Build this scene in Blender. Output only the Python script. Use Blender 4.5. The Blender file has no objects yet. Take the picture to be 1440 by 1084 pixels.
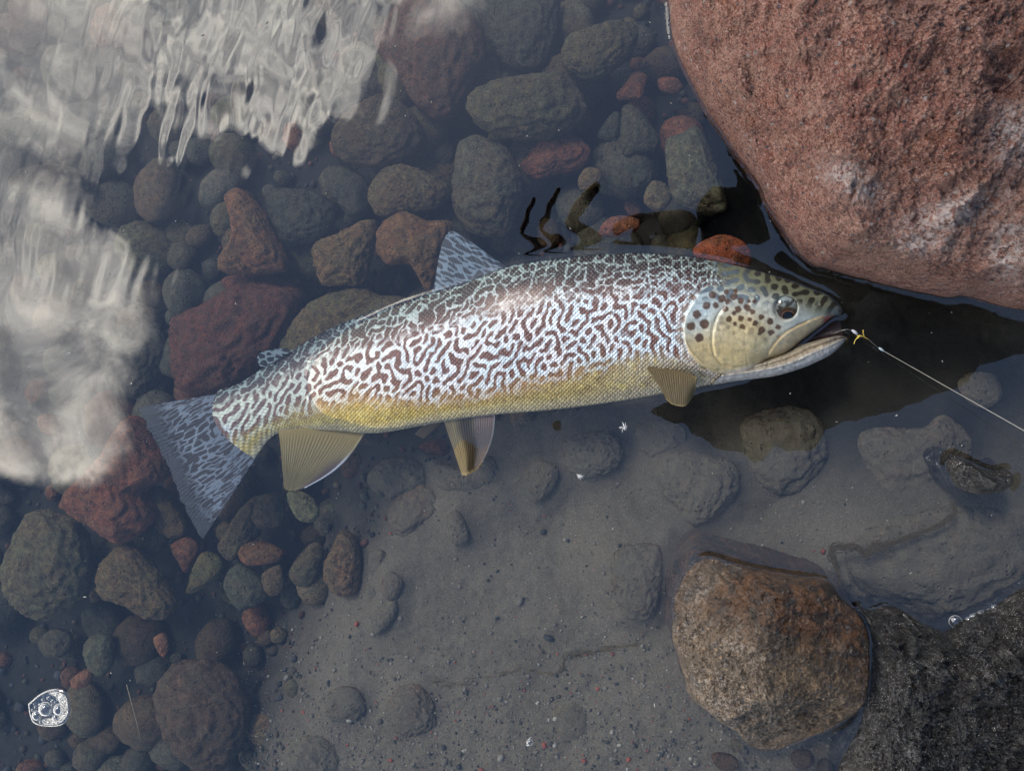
import bpy, bmesh, math, random
import numpy as np
from mathutils import Vector, Matrix, Quaternion

random.seed(7)
rng = np.random.default_rng(7)
scene = bpy.context.scene
COL = scene.collection
PI = math.pi

# ------------------------------------------------------------------ camera
F = 1098.0                       # focal length in photograph pixels (1440 wide)
H = 0.55                         # camera height above the water
CAMPOS = np.array([0.0, 0.0, H])
_dn = Vector((150.0, 95.0, -F)).normalized()      # the plumb line, in camera axes
_q = _dn.rotation_difference(Vector((0, 0, -1)))
RM = np.array(_q.to_matrix())
cam = bpy.data.cameras.new('camera')
cam.sensor_width = 36.0
cam.lens = F / 1440.0 * 36.0
cam.clip_start = 0.02
cam.clip_end = 200.0
camo = bpy.data.objects.new('camera', cam)
COL.objects.link(camo)
camo.location = CAMPOS
camo.rotation_mode = 'QUATERNION'
camo.rotation_quaternion = _q
scene.camera = camo

def rays(px, py):
    px = np.asarray(px, float); py = np.asarray(py, float)
    d = np.stack([px - 720.0, 542.0 - py, np.full(px.shape, -F)], -1)
    return d @ RM.T

def P(px, py, z):
    """World point(s) at height z along the sight line of a photograph pixel."""
    d = rays(*np.broadcast_arrays(np.asarray(px, float), np.asarray(py, float)))
    t = (np.asarray(z, float) - H) / d[..., 2]
    return CAMPOS + d * t[..., None]

def MIR(px, py, z):
    """World point at height z whose mirror image in the water lies at that pixel."""
    w = P(px, py, 0.0)
    d = w - CAMPOS
    s = (H + z) / H
    return Vector((CAMPOS[0] + d[0] * s, CAMPOS[1] + d[1] * s, z))

def MPP(z):
    return (H - z) / F * 1.012

# ------------------------------------------------------------------ node helpers
class NT:
    def __init__(self, tree):
        self.t = tree
        tree.nodes.clear()
    def n(self, typ, **kw):
        nd = self.t.nodes.new(typ)
        for k, v in kw.items():
            setattr(nd, k, v)
        return nd
    def link(self, a, b):
        self.t.links.new(a, b)
    def put(self, sock, v):
        if isinstance(v, bpy.types.NodeSocket):
            self.link(v, sock)
        elif v is not None:
            try:
                sock.default_value = v
            except Exception:
                sock.default_value = (*v, 1.0)
    def math(self, op, a, b=None, c=None, clamp=False):
        nd = self.n('ShaderNodeMath', operation=op, use_clamp=clamp)
        self.put(nd.inputs[0], a)
        if b is not None: self.put(nd.inputs[1], b)
        if c is not None: self.put(nd.inputs[2], c)
        return nd.outputs[0]
    def mix(self, f, a, b, mode='MIX'):
        nd = self.n('ShaderNodeMix', data_type='RGBA', blend_type=mode)
        nd.clamp_factor = True
        self.put(nd.inputs[0], f); self.put(nd.inputs[6], a); self.put(nd.inputs[7], b)
        return nd.outputs[2]
    def noise(self, vec, scale, detail=4.0, rough=0.55, dist=0.0, col=False):
        nd = self.n('ShaderNodeTexNoise')
        if vec is not None: self.link(vec, nd.inputs['Vector'])
        nd.inputs['Scale'].default_value = scale
        nd.inputs['Detail'].default_value = detail
        nd.inputs['Roughness'].default_value = rough
        nd.inputs['Distortion'].default_value = dist
        return nd.outputs['Color' if col else 'Fac']
    def voro(self, vec, scale, rand=1.0, feature='F1', out='Distance', dims='3D'):
        nd = self.n('ShaderNodeTexVoronoi', feature=feature, voronoi_dimensions=dims)
        if vec is not None: self.link(vec, nd.inputs['Vector'])
        nd.inputs['Scale'].default_value = scale
        nd.inputs['Randomness'].default_value = rand
        return nd.outputs[out]
    def ramp(self, f, stops, interp='LINEAR'):
        nd = self.n('ShaderNodeValToRGB')
        cr = nd.color_ramp
        cr.interpolation = interp
        while len(cr.elements) < len(stops): cr.elements.new(0.5)
        for e, (p, c) in zip(cr.elements, stops):
            e.position = p
            e.color = (c, c, c, 1) if not hasattr(c, '__len__') else (*c, 1)
        self.put(nd.inputs[0], f)
        return nd.outputs[0]
    def smooth(self, f, a, b):
        nd = self.n('ShaderNodeMapRange', interpolation_type='SMOOTHSTEP')
        self.put(nd.inputs[0], f); nd.inputs[1].default_value = a; nd.inputs[2].default_value = b
        return nd.outputs[0]
    def bump(self, h, dist, strength=1.0, normal=None):
        nd = self.n('ShaderNodeBump')
        self.put(nd.inputs['Height'], h)
        nd.inputs['Distance'].default_value = dist
        nd.inputs['Strength'].default_value = strength
        if normal is not None: self.link(normal, nd.inputs['Normal'])
        return nd.outputs[0]
    def attr(self, name, out='Color'):
        nd = self.n('ShaderNodeAttribute', attribute_name=name)
        return nd.outputs[out]
    def principled(self, **kw):
        nd = self.n('ShaderNodeBsdfPrincipled')
        for k, v in kw.items():
            self.put(nd.inputs[k.replace('_', ' ')], v)
        return nd
    def out(self, shader):
        o = self.n('ShaderNodeOutputMaterial')
        self.link(shader, o.inputs['Surface'])

def new_mat(name):
    m = bpy.data.materials.new(name)
    m.use_nodes = True
    return m, NT(m.node_tree)

# ------------------------------------------------------------------ world and sun
SUN_EL, SUN_AZ = math.radians(48), math.radians(118)     # direction the light comes from (math angle from +x)
world = bpy.data.worlds.new('World')
scene.world = world
world.use_nodes = True
W = NT(world.node_tree)
sky = W.n('ShaderNodeTexSky', sky_type='NISHITA')
sky.sun_disc = False
sky.sun_elevation = SUN_EL
sky.sun_rotation = math.radians(90) - SUN_AZ
sky.air_density = 1.0
sky.dust_density = 0.6
bg1 = W.n('ShaderNodeBackground')
W.link(sky.outputs[0], bg1.inputs[0]); bg1.inputs[1].default_value = 0.15
tc = W.n('ShaderNodeTexCoord')
sep = W.n('ShaderNodeSeparateXYZ'); W.link(tc.outputs['Generated'], sep.inputs[0])
zc_ = W.math('MAXIMUM', sep.outputs[2], 0.06)
uu = W.math('DIVIDE', sep.outputs[0], zc_)
vv = W.math('DIVIDE', sep.outputs[1], zc_)
cmb = W.n('ShaderNodeCombineXYZ'); W.link(uu, cmb.inputs[0]); W.link(vv, cmb.inputs[1])
uv = cmb.outputs[0]
def skyuv(px, py):
    d = rays(px, py); return d[0] / -d[2], d[1] / -d[2]
n1 = W.noise(uv, 3.2, 6.0, 0.58, 0.25)
n2 = W.noise(uv, 9.0, 5.0, 0.6, 0.3)
nn = W.math('ADD', W.math('MULTIPLY', n1, 0.72), W.math('MULTIPLY', n2, 0.28))
# the cloud bank over the left bank: two cumulus masses that run on to the horizon there
def blob(px, py, rx, ry):
    cu, cv = skyuv(px, py)
    a = W.math('DIVIDE', W.math('SUBTRACT', uu, cu), rx)
    b = W.math('DIVIDE', W.math('SUBTRACT', vv, cv), ry)
    r2 = W.math('ADD', W.math('MULTIPLY', a, a), W.math('MULTIPLY', b, b))
    return W.math('EXPONENT', W.math('MULTIPLY', r2, -1.0))
cl = blob(250, -10, 0.30, 0.185)
for b_ in [(60, 60, 0.27, 0.19), (20, 470, 0.23, 0.165), (-150, 330, 0.3, 0.25), (420, -120, 0.3, 0.2), (400, 40, 0.17, 0.15), (60, 600, 0.15, 0.10)]:
    cl = W.math('MAXIMUM', cl, blob(*b_))
far = W.smooth(uu, -0.75, -1.25)
cl = W.math('MAXIMUM', cl, W.math('MULTIPLY', far, 0.62))
dens = W.math('ADD', cl, W.math('MULTIPLY', W.math('SUBTRACT', nn, 0.5), 1.15))
mask = W.math('MULTIPLY', W.smooth(dens, 0.38, 0.61), W.math('MULTIPLY_ADD', W.smooth(n2, 0.36, 0.62), 0.55, 0.45))
# fair-weather scraps over the rest of the sky
scr = W.smooth(W.noise(uv, 1.3, 6.0, 0.6, 0.2), 0.56, 0.78)
thin = W.math('MULTIPLY', scr, 0.10)
mask = W.math('MAXIMUM', mask, thin)
ccol = W.mix(W.smooth(W.noise(uv, 6.5, 6.0, 0.62, 0.5), 0.36, 0.64), (0.42, 0.42, 0.425, 1), (1.0, 0.945, 0.865, 1))
bg2 = W.n('ShaderNodeBackground'); W.link(ccol, bg2.inputs[0]); bg2.inputs[1].default_value = 5.0
mx = W.n('ShaderNodeMixShader'); W.link(mask, mx.inputs[0]); W.link(bg1.outputs[0], mx.inputs[1]); W.link(bg2.outputs[0], mx.inputs[2])
wo = W.n('ShaderNodeOutputWorld'); W.link(mx.outputs[0], wo.inputs[0])

sun = bpy.data.lights.new('sun', 'SUN')
sun.energy = 1.5
sun.angle = math.radians(12)
sun.color = (1.0, 0.95, 0.87)
suno = bpy.data.objects.new('sun', sun)
COL.objects.link(suno)
sd = Vector((math.cos(SUN_EL) * math.cos(SUN_AZ), math.cos(SUN_EL) * math.sin(SUN_AZ), math.sin(SUN_EL)))
suno.rotation_mode = 'QUATERNION'
suno.rotation_quaternion = sd.to_track_quat('Z', 'Y')
suno.location = sd * 5

scene.view_settings.view_transform = 'Standard'
scene.view_settings.look = 'None'
scene.view_settings.gamma = 1.0
scene.view_settings.exposure = 0.10
scene.render.engine = 'CYCLES'
scene.cycles.use_denoising = True
scene.cycles.max_bounces = 5
scene.cycles.diffuse_bounces = 2
scene.cycles.glossy_bounces = 3
scene.cycles.use_adaptive_sampling = True
scene.cycles.adaptive_threshold = 0.03
scene.cycles.transparent_max_bounces = 24
scene.cycles.caustics_reflective = False
scene.cycles.caustics_refractive = False

# ------------------------------------------------------------------ numpy helpers
def _hash(ix, iy, iz, seed):
    h = (ix * 374761393 + iy * 668265263 + iz * 2147483647 + seed * 974634777) & 0xFFFFFFFF
    h = ((h ^ (h >> 13)) * 1274126177) & 0xFFFFFFFF
    h = ((h ^ (h >> 16)) * 2246822519) & 0xFFFFFFFF
    return (h ^ (h >> 15)) & 0xFFFFFFFF

def perlin(p, seed=0):
    p = np.asarray(p, float)
    i = np.floor(p).astype(np.int64); f = p - i
    u = f * f * f * (f * (f * 6 - 15) + 10)
    res = 0.0
    for dx in (0, 1):
        for dy in (0, 1):
            for dz in (0, 1):
                h = _hash(i[..., 0] + dx, i[..., 1] + dy, i[..., 2] + dz, seed)
                gx = (h & 1023) / 511.5 - 1; gy = ((h >> 10) & 1023) / 511.5 - 1; gz = ((h >> 20) & 1023) / 511.5 - 1
                d = gx * (f[..., 0] - dx) + gy * (f[..., 1] - dy) + gz * (f[..., 2] - dz)
                w = (u[..., 0] if dx else 1 - u[..., 0]) * (u[..., 1] if dy else 1 - u[..., 1]) * (u[..., 2] if dz else 1 - u[..., 2])
                res = res + d * w
    return res

def fbm(p, seed=0, octaves=4, gain=0.5):
    s = 0.0; a = 1.0; q = np.asarray(p, float)
    for o in range(octaves):
        s = s + a * perlin(q, seed + o * 17)
        q = q * 2.03 + 3.7; a *= gain
    return s

def p3(x, y, z=0.0):
    x, y, z = np.broadcast_arrays(np.asarray(x, float), np.asarray(y, float), np.asarray(z, float))
    return np.stack([x, y, z], -1)

def sstep(x, a, b):
    t = np.clip((x - a) / (b - a), 0, 1)
    return t * t * (3 - 2 * t)

def mixc(a, b, f):
    f = np.asarray(f)[..., None]
    return np.asarray(a) * (1 - f) + np.asarray(b) * f

def seg_dist(px, py, poly, closed=False):
    """Distance to a polyline and the signed side (positive on its left, screen axes x right, y down)."""
    pts = np.asarray(poly, float)
    n = len(pts)
    best = np.full(px.shape, 1e9); side = np.zeros(px.shape); par = np.zeros(px.shape)
    for i in range(n if closed else n - 1):
        a = pts[i]; b = pts[(i + 1) % n]
        e = b - a; L2 = max(e @ e, 1e-9)
        t = np.clip(((px - a[0]) * e[0] + (py - a[1]) * e[1]) / L2, 0, 1)
        dx = px - (a[0] + t * e[0]); dy = py - (a[1] + t * e[1])
        d = np.hypot(dx, dy)
        m = d < best
        cr = e[0] * (py - a[1]) - e[1] * (px - a[0])
        side = np.where(m, np.sign(cr), side)
        par = np.where(m, (i + t) / (n - 1), par)
        best = np.where(m, d, best)
    return best, side, par

def inside(px, py, poly):
    pts = np.asarray(poly, float); r = np.zeros(px.shape, bool); n = len(pts)
    for i in range(n):
        a = pts[i]; b = pts[(i + 1) % n]
        if a[1] == b[1]: continue
        c = ((a[1] > py) != (b[1] > py)) & (px < (b[0] - a[0]) * (py - a[1]) / (b[1] - a[1]) + a[0])
        r ^= c
    return r

def spline(pts, n, closed=False, ts=None):
    """Catmull-Rom through the points, n samples (or at the given parameters 0..1)."""
    p = np.asarray(pts, float); m = len(p)
    if ts is None: ts = np.linspace(0, 1, n, endpoint=not closed)
    k = ts * (m if closed else m - 1)
    i = np.floor(k).astype(int)
    if not closed: i = np.clip(i, 0, m - 2)
    f = (k - i)[:, None]
    idx = (lambda j: j % m) if closed else (lambda j: np.clip(j, 0, m - 1))
    a, b, c, d = p[idx(i - 1)], p[idx(i)], p[idx(i + 1)], p[idx(i + 2)]
    return 0.5 * (2 * b + (c - a) * f + (2 * a - 5 * b + 4 * c - d) * f ** 2 + (3 * b - a - 3 * c + d) * f ** 3)

# ------------------------------------------------------------------ object helpers
def make_mesh(name, verts, faces, smooth=True):
    me = bpy.data.meshes.new(name)
    verts = np.asarray(verts, np.float32)
    if isinstance(faces, np.ndarray):
        nf, k = faces.shape
        me.vertices.add(len(verts)); me.vertices.foreach_set('co', verts.ravel())
        me.loops.add(nf * k); me.loops.foreach_set('vertex_index', faces.astype(np.int32).ravel())
        me.polygons.add(nf)
        me.polygons.foreach_set('loop_start', np.arange(0, nf * k, k, dtype=np.int32))
        me.polygons.foreach_set('loop_total', np.full(nf, k, np.int32))
        me.update(calc_edges=True)
    else:
        me.from_pydata([tuple(map(float, v)) for v in verts], [], faces)
        me.update()
    if smooth:
        me.polygons.foreach_set('use_smooth', np.ones(len(me.polygons), bool))
    me.validate()
    return me

def obj(name, me, mat=None, parent=None, label=None, cat=None, group=None, kind=None, loc=None):
    o = bpy.data.objects.new(name, me)
    COL.objects.link(o)
    if mat is not None and me is not None and len(me.materials) == 0: me.materials.append(mat)
    if parent is not None: o.parent = parent
    if label: o['label'] = label
    if cat: o['category'] = cat
    if group: o['group'] = group
    if kind: o['kind'] = kind
    if loc is not None: o.location = loc
    return o

def set_col(me, name, rgb):
    at = me.color_attributes.new(name, 'FLOAT_COLOR', 'POINT')
    a = np.ones((len(rgb), 4), np.float32); a[:, :rgb.shape[1]] = rgb
    at.data.foreach_set('color', a.ravel())

def set_f(me, name, v):
    at = me.attributes.new(name, 'FLOAT', 'POINT')
    at.data.foreach_set('value', np.asarray(v, np.float32).ravel())

def grid_faces(nu, nv, base=0, wrap_u=False, flip=False):
    iu = np.arange(nu if wrap_u else nu - 1); iv = np.arange(nv - 1)
    a, b = np.meshgrid(iu, iv, indexing='ij')
    a2 = (a + 1) % nu
    f = np.stack([a * nv + b, a2 * nv + b, a2 * nv + b + 1, a * nv + b + 1], -1).reshape(-1, 4) + base
    return f[:, ::-1].copy() if flip else f

# ------------------------------------------------------------------ materials
def stone_material(name, grain=420.0, bump=0.0022, rough=0.85, silt=0.0, contrast=0.55):
    m, N = new_mat(name)
    geo = N.n('ShaderNodeNewGeometry'); oi = N.n('ShaderNodeObjectInfo')
    off = N.n('ShaderNodeVectorMath', operation='ADD')
    N.link(geo.outputs['Position'], off.inputs[0])
    cx = N.n('ShaderNodeCombineXYZ'); N.link(oi.outputs['Random'], cx.inputs[0]); N.link(oi.outputs['Random'], cx.inputs[1])
    N.link(cx.outputs[0], off.inputs[1])
    v = off.outputs[0]
    big = N.noise(v, 55, 4, 0.6, 0.4)
    mid = N.noise(v, 190, 4, 0.65)
    fine = N.noise(v, grain * 2.0, 3, 0.7)
    lum = N.math('ADD', N.math('MULTIPLY', mid, 0.8), N.math('MULTIPLY', fine, 0.9))
    lum = N.smooth(lum, 0.55, 1.25)
    c = oi.outputs['Color']
    dark = N.mix(1.0, c, (0.25, 0.25, 0.27, 1), 'MULTIPLY')
    lite = N.mix(1.0, c, (2.2, 2.05, 1.8, 1), 'MULTIPLY')
    c2 = N.mix(lum, dark, lite)
    # weathering tint: olive film against warm brown
    tint = N.mix(N.smooth(big, 0.35, 0.68), (1.15, 0.92, 0.78, 1), (0.86, 1.02, 0.95, 1))
    c2 = N.mix(0.75, c2, N.mix(1.0, c2, tint, 'MULTIPLY'))
    # pale mineral flecks
    fl = N.voro(v, grain * 1.4, 1.0)
    c2 = N.mix(N.math('MULTIPLY', N.smooth(fl, 0.22, 0.12), 0.35), c2, (0.42, 0.39, 0.33, 1))
    # vesicles
    pit = N.voro(v, grain * 0.55, 1.0)
    pits = N.smooth(pit, 0.34, 0.12)
    pits = N.math('MULTIPLY', pits, N.smooth(N.noise(v, 90, 2), 0.45, 0.62))
    if silt > 0:
        sn = N.n('ShaderNodeSeparateXYZ'); N.link(geo.outputs['Normal'], sn.inputs[0])
        up = N.math('MULTIPLY', N.smooth(sn.outputs[2], 0.05, 0.75), N.smooth(N.noise(v, 120, 4, 0.6), 0.2, 0.55))
        sc = N.mix(N.noise(v, 900, 3, 0.7), (0.085, 0.071, 0.052, 1), (0.19, 0.16, 0.12, 1))
        c2 = N.mix(N.math('MULTIPLY', up, silt), c2, sc)
    h = N.math('ADD', N.math('MULTIPLY', mid, 1.0), N.math('MULTIPLY', fine, 0.6))
    h = N.math('SUBTRACT', h, N.math('MULTIPLY', pits, 0.8))
    nrm = N.bump(h, bump, 1.0)
    b = N.principled(Base_Color=c2, Roughness=rough, Specular_IOR_Level=0.25, Normal=nrm)
    N.out(b.outputs[0])
    return m

M_STONE = stone_material('stone', silt=0.16)
M_SILTSTONE = stone_material('silted_stone', silt=0.85)

def boulder_red():
    m, N = new_mat('red_lava_rock')
    tcn = N.n('ShaderNodeTexCoord'); v = tcn.outputs['Object']
    big = N.noise(v, 14, 5, 0.62, 0.6); mid = N.noise(v, 70, 5, 0.68, 0.8)
    fine = N.noise(v, 330, 5, 0.74, 1.6); grit = N.noise(v, 900, 3, 0.7, 0.6)
    c = N.mix(N.smooth(big, 0.3, 0.7), (0.36, 0.115, 0.078, 1), (0.34, 0.165, 0.122, 1))
    c = N.mix(N.smooth(mid, 0.42, 0.62), c, (0.46, 0.235, 0.17, 1))
    c = N.mix(N.math('MULTIPLY', N.smooth(mid, 0.46, 0.34), 0.7), c, (0.115, 0.06, 0.052, 1))
    orange = N.math('MULTIPLY', N.smooth(N.noise(v, 30, 5, 0.7, 1.2), 0.54, 0.68), 0.7)
    c = N.mix(orange, c, (0.33, 0.105, 0.042, 1))
    c = N.mix(N.smooth(fine, 0.50, 0.36), c, (0.06, 0.028, 0.026, 1))
    c = N.mix(N.math('MULTIPLY', N.smooth(grit, 0.52, 0.64), 0.8), c, (0.62, 0.44, 0.37, 1))
    c = N.mix(N.math('MULTIPLY', N.smooth(grit, 0.46, 0.36), 0.75), c, (0.075, 0.034, 0.03, 1))
    c = N.mix(N.math('MULTIPLY', N.smooth(fine, 0.54, 0.68), 0.8), c, (0.58, 0.40, 0.34, 1))
    # small mineral crystals, bluish grey and white
    vc = N.voro(v, 240, 1.0, out='Color'); vd = N.voro(v, 240, 1.0)
    sepc = N.n('ShaderNodeSeparateColor'); N.link(vc, sepc.inputs[0])
    pick = N.math('MULTIPLY', N.smooth(sepc.outputs[0], 0.80, 0.84), N.smooth(vd, 0.34, 0.22))
    c = N.mix(N.math('MULTIPLY', pick, 0.85), c, N.mix(N.smooth(sepc.outputs[1], 0.45, 0.55), (0.055, 0.065, 0.085, 1), (0.50, 0.44, 0.42, 1)))
    # pale crust patches (a lichen-like bloom)
    at = N.attr('crust', 'Fac')
    crust = N.math('MULTIPLY', at, N.smooth(N.noise(v, 210, 6, 0.75, 1.5), 0.42, 0.58))
    c = N.mix(crust, c, (0.66, 0.56, 0.53, 1))
    wet = N.attr('wet', 'Fac')
    wetc = N.mix(1.0, c, (0.55, 0.42, 0.36, 1), 'MULTIPLY')
    c = N.mix(N.math('MULTIPLY', wet, 0.8), c, wetc)
    pit = N.smooth(N.voro(v, 170, 1.0), 0.40, 0.10)
    h = N.math('ADD', N.math('MULTIPLY', mid, 1.6), N.math('ADD', N.math('MULTIPLY', fine, 1.15), N.math('MULTIPLY', grit, 0.45)))
    h = N.math('SUBTRACT', h, N.math('MULTIPLY', pit, 0.55))
    nrm = N.bump(h, 0.0036, 1.0)
    r = N.math('SUBTRACT', 0.48, N.math('MULTIPLY', wet, 0.28))
    b = N.principled(Base_Color=c, Roughness=r, Specular_IOR_Level=0.5, Normal=nrm)
    N.out(b.outputs[0]); return m

def boulder_brown():
    m, N = new_mat('brown_rock')
    tcn = N.n('ShaderNodeTexCoord'); v = tcn.outputs['Object']
    big = N.noise(v, 22, 5, 0.65, 0.6); mid = N.noise(v, 90, 5, 0.7, 0.8); fine = N.noise(v, 420, 4, 0.75, 1.2)
    c = N.mix(N.smooth(big, 0.35, 0.65), (0.105, 0.070, 0.043, 1), (0.165, 0.118, 0.078, 1))
    c = N.mix(N.smooth(mid, 0.48, 0.66), c, (0.25, 0.17, 0.10, 1))
    c = N.mix(N.math('MULTIPLY', N.smooth(mid, 0.46, 0.33), 0.8), c, (0.055, 0.05, 0.048, 1))
    c = N.mix(N.smooth(fine, 0.50, 0.38), c, (0.035, 0.028, 0.022, 1))
    c = N.mix(N.math('MULTIPLY', N.smooth(fine, 0.57, 0.70), 0.7), c, (0.50, 0.43, 0.34, 1))
    vc = N.voro(v, 300, 1.0, out='Color'); vd = N.voro(v, 300, 1.0)
    sepc = N.n('ShaderNodeSeparateColor'); N.link(vc, sepc.inputs[0])
    pick = N.math('MULTIPLY', N.smooth(sepc.outputs[0], 0.74, 0.78), N.smooth(vd, 0.36, 0.24))
    c = N.mix(N.math('MULTIPLY', pick, 0.8), c, N.mix(N.smooth(sepc.outputs[1], 0.5, 0.6), (0.06, 0.075, 0.11, 1), (0.45, 0.30, 0.17, 1)))
    at = N.attr('crust', 'Fac')
    c = N.mix(N.math('MULTIPLY', at, N.math('MULTIPLY', N.smooth(fine, 0.48, 0.6), 0.65)), c, (0.42, 0.37, 0.32, 1))
    wet = N.attr('wet', 'Fac')
    alg = N.mix(N.smooth(mid, 0.38, 0.62), (0.014, 0.008, 0.004, 1), (0.115, 0.045, 0.011, 1))
    c = N.mix(N.math('MULTIPLY', wet, 0.9), c, alg)
    h = N.math('ADD', N.math('MULTIPLY', mid, 1.5), fine)
    nrm = N.bump(h, 0.0028, 1.0)
    cn = N.bump(N.noise(v, 75, 4, 0.6, 0.8), 0.009, 1.0)
    r = N.math('SUBTRACT', 0.42, N.math('MULTIPLY', wet, 0.26))
    b = N.principled(Base_Color=c, Roughness=r, Specular_IOR_Level=0.6, Coat_Weight=N.math('MULTIPLY', wet, 0.5), Coat_IOR=1.5, Coat_Roughness=0.05, Coat_Normal=cn, Normal=nrm)
    N.out(b.outputs[0]); return m

def boulder_black(name='black_wet_rock', lift=1.0):
    m, N = new_mat(name)
    tcn = N.n('ShaderNodeTexCoord'); v = tcn.outputs['Object']
    big = N.noise(v, 20, 4, 0.6, 0.5); mid = N.noise(v, 110, 5, 0.7, 0.8); fine = N.noise(v, 420, 4, 0.72, 1.6)
    c = N.mix(N.smooth(mid, 0.40, 0.66), (0.006, 0.0055, 0.005, 1), (0.030, 0.024, 0.020, 1))
    c = N.mix(N.math('MULTIPLY', N.smooth(big, 0.5, 0.7), 0.5), c, (0.045, 0.03, 0.022, 1))
    c = N.mix(N.math('MULTIPLY', N.smooth(fine, 0.60, 0.74), 0.4), c, (0.20, 0.19, 0.17, 1))
    at = N.attr('crust', 'Fac')
    cr = N.math('MULTIPLY', at, N.smooth(fine, 0.53, 0.66))
    c = N.mix(N.math('MULTIPLY', cr, 0.6), c, (0.26, 0.25, 0.23, 1))
    h = N.math('ADD', N.math('MULTIPLY', mid, 2.2), N.math('MULTIPLY', fine, 1.1))
    nrm = N.bump(h, 0.0044, 1.0)
    cn = N.bump(N.noise(v, 95, 4, 0.6, 1.0), 0.013, 1.0)
    b = N.principled(Base_Color=c, Roughness=0.25, Specular_IOR_Level=0.35, Coat_Weight=0.9, Coat_Roughness=0.03, Coat_IOR=1.6, Coat_Normal=cn, Normal=nrm)
    N.out(b.outputs[0]); return m

def bed_material():
    m, N = new_mat('silt_bed')
    geo = N.n('ShaderNodeNewGeometry'); v = geo.outputs['Position']
    big = N.noise(v, 16, 5, 0.6, 0.4); mid = N.noise(v, 120, 5, 0.65); fine = N.noise(v, 800, 4, 0.75); 
    c = N.mix(N.smooth(big, 0.3, 0.7), (0.122, 0.101, 0.074, 1), (0.156, 0.130, 0.098, 1))
    c = N.mix(N.math('MULTIPLY', N.smooth(mid, 0.35, 0.7), 0.45), c, (0.192, 0.163, 0.124, 1))
    c = N.mix(N.math('MULTIPLY', N.smooth(fine, 0.46, 0.34), 0.75), c, (0.065, 0.056, 0.048, 1))
    c = N.mix(N.math('MULTIPLY', N.smooth(fine, 0.55, 0.7), 0.6), c, (0.36, 0.325, 0.27, 1))
    vc = N.voro(v, 330, 1.0, out='Color'); vd = N.voro(v, 330, 1.0)
    s = N.n('ShaderNodeSeparateColor'); N.link(vc, s.inputs[0])
    pick = N.math('MULTIPLY', N.smooth(s.outputs[0], 0.93, 0.95), N.smooth(vd, 0.30, 0.2))
    c = N.mix(N.math('MULTIPLY', pick, 0.7), c, N.mix(s.outputs[1], (0.05, 0.05, 0.055, 1), (0.36, 0.2, 0.14, 1)))
    deep = N.attr('gravel', 'Fac')  # gravel ground and the painted darkening under the reflection share this mask
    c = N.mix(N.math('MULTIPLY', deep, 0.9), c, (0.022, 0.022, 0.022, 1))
    h = N.math('ADD', N.math('MULTIPLY', mid, 1.0), N.math('MULTIPLY', fine, 0.7))
    b = N.principled(Base_Color=c, Roughness=0.95, Specular_IOR_Level=0.1, Normal=N.bump(h, 0.0011, 1.0))
    N.out(b.outputs[0]); return m

def water_material():
    m, N = new_mat('clear_water')
    geo = N.n('ShaderNodeNewGeometry')
    dt = N.n('ShaderNodeVectorMath', operation='DOT_PRODUCT')
    N.link(geo.outputs['Incoming'], dt.inputs[0]); N.link(geo.outputs['Normal'], dt.inputs[1])
    sch = N.math('POWER', N.math('SUBTRACT', 1.0, N.math('ABSOLUTE', dt.outputs['Value']), clamp=True), 5.0)
    fres = N.math('MULTIPLY_ADD', sch, 0.89, 0.106)
    tr = N.n('ShaderNodeBsdfTransparent'); tr.inputs[0].default_value = (0.90, 0.935, 0.95, 1)
    gl = N.n('ShaderNodeBsdfGlossy'); gl.inputs['Roughness'].default_value = 0.0
    gl.inputs['Color'].default_value = (1, 1, 1, 1)
    mx = N.n('ShaderNodeMixShader')
    N.link(fres, mx.inputs[0]); N.link(tr.outputs[0], mx.inputs[1]); N.link(gl.outputs[0], mx.inputs[2])
    N.out(mx.outputs[0]); return m

def plain(name, col, rough=0.6, spec=0.4, metal=0.0, coat=0.0, nscale=None):
    m, N = new_mat(name)
    c = (*col, 1)
    kw = {}
    if nscale:
        geo = N.n('ShaderNodeNewGeometry')
        nz = N.noise(geo.outputs['Position'], nscale, 4, 0.6)
        c = N.mix(nz, tuple(x * 0.6 for x in col) + (1,), tuple(min(1, x * 1.4) for x in col) + (1,))
    b = N.principled(Base_Color=c, Roughness=rough, Specular_IOR_Level=spec, Metallic=metal, Coat_Weight=coat)
    N.out(b.outputs[0]); return m

M_RED = boulder_red(); M_BROWN = boulder_brown(); M_BLACK = boulder_black()
M_BED = bed_material(); M_WATER = water_material()

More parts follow.
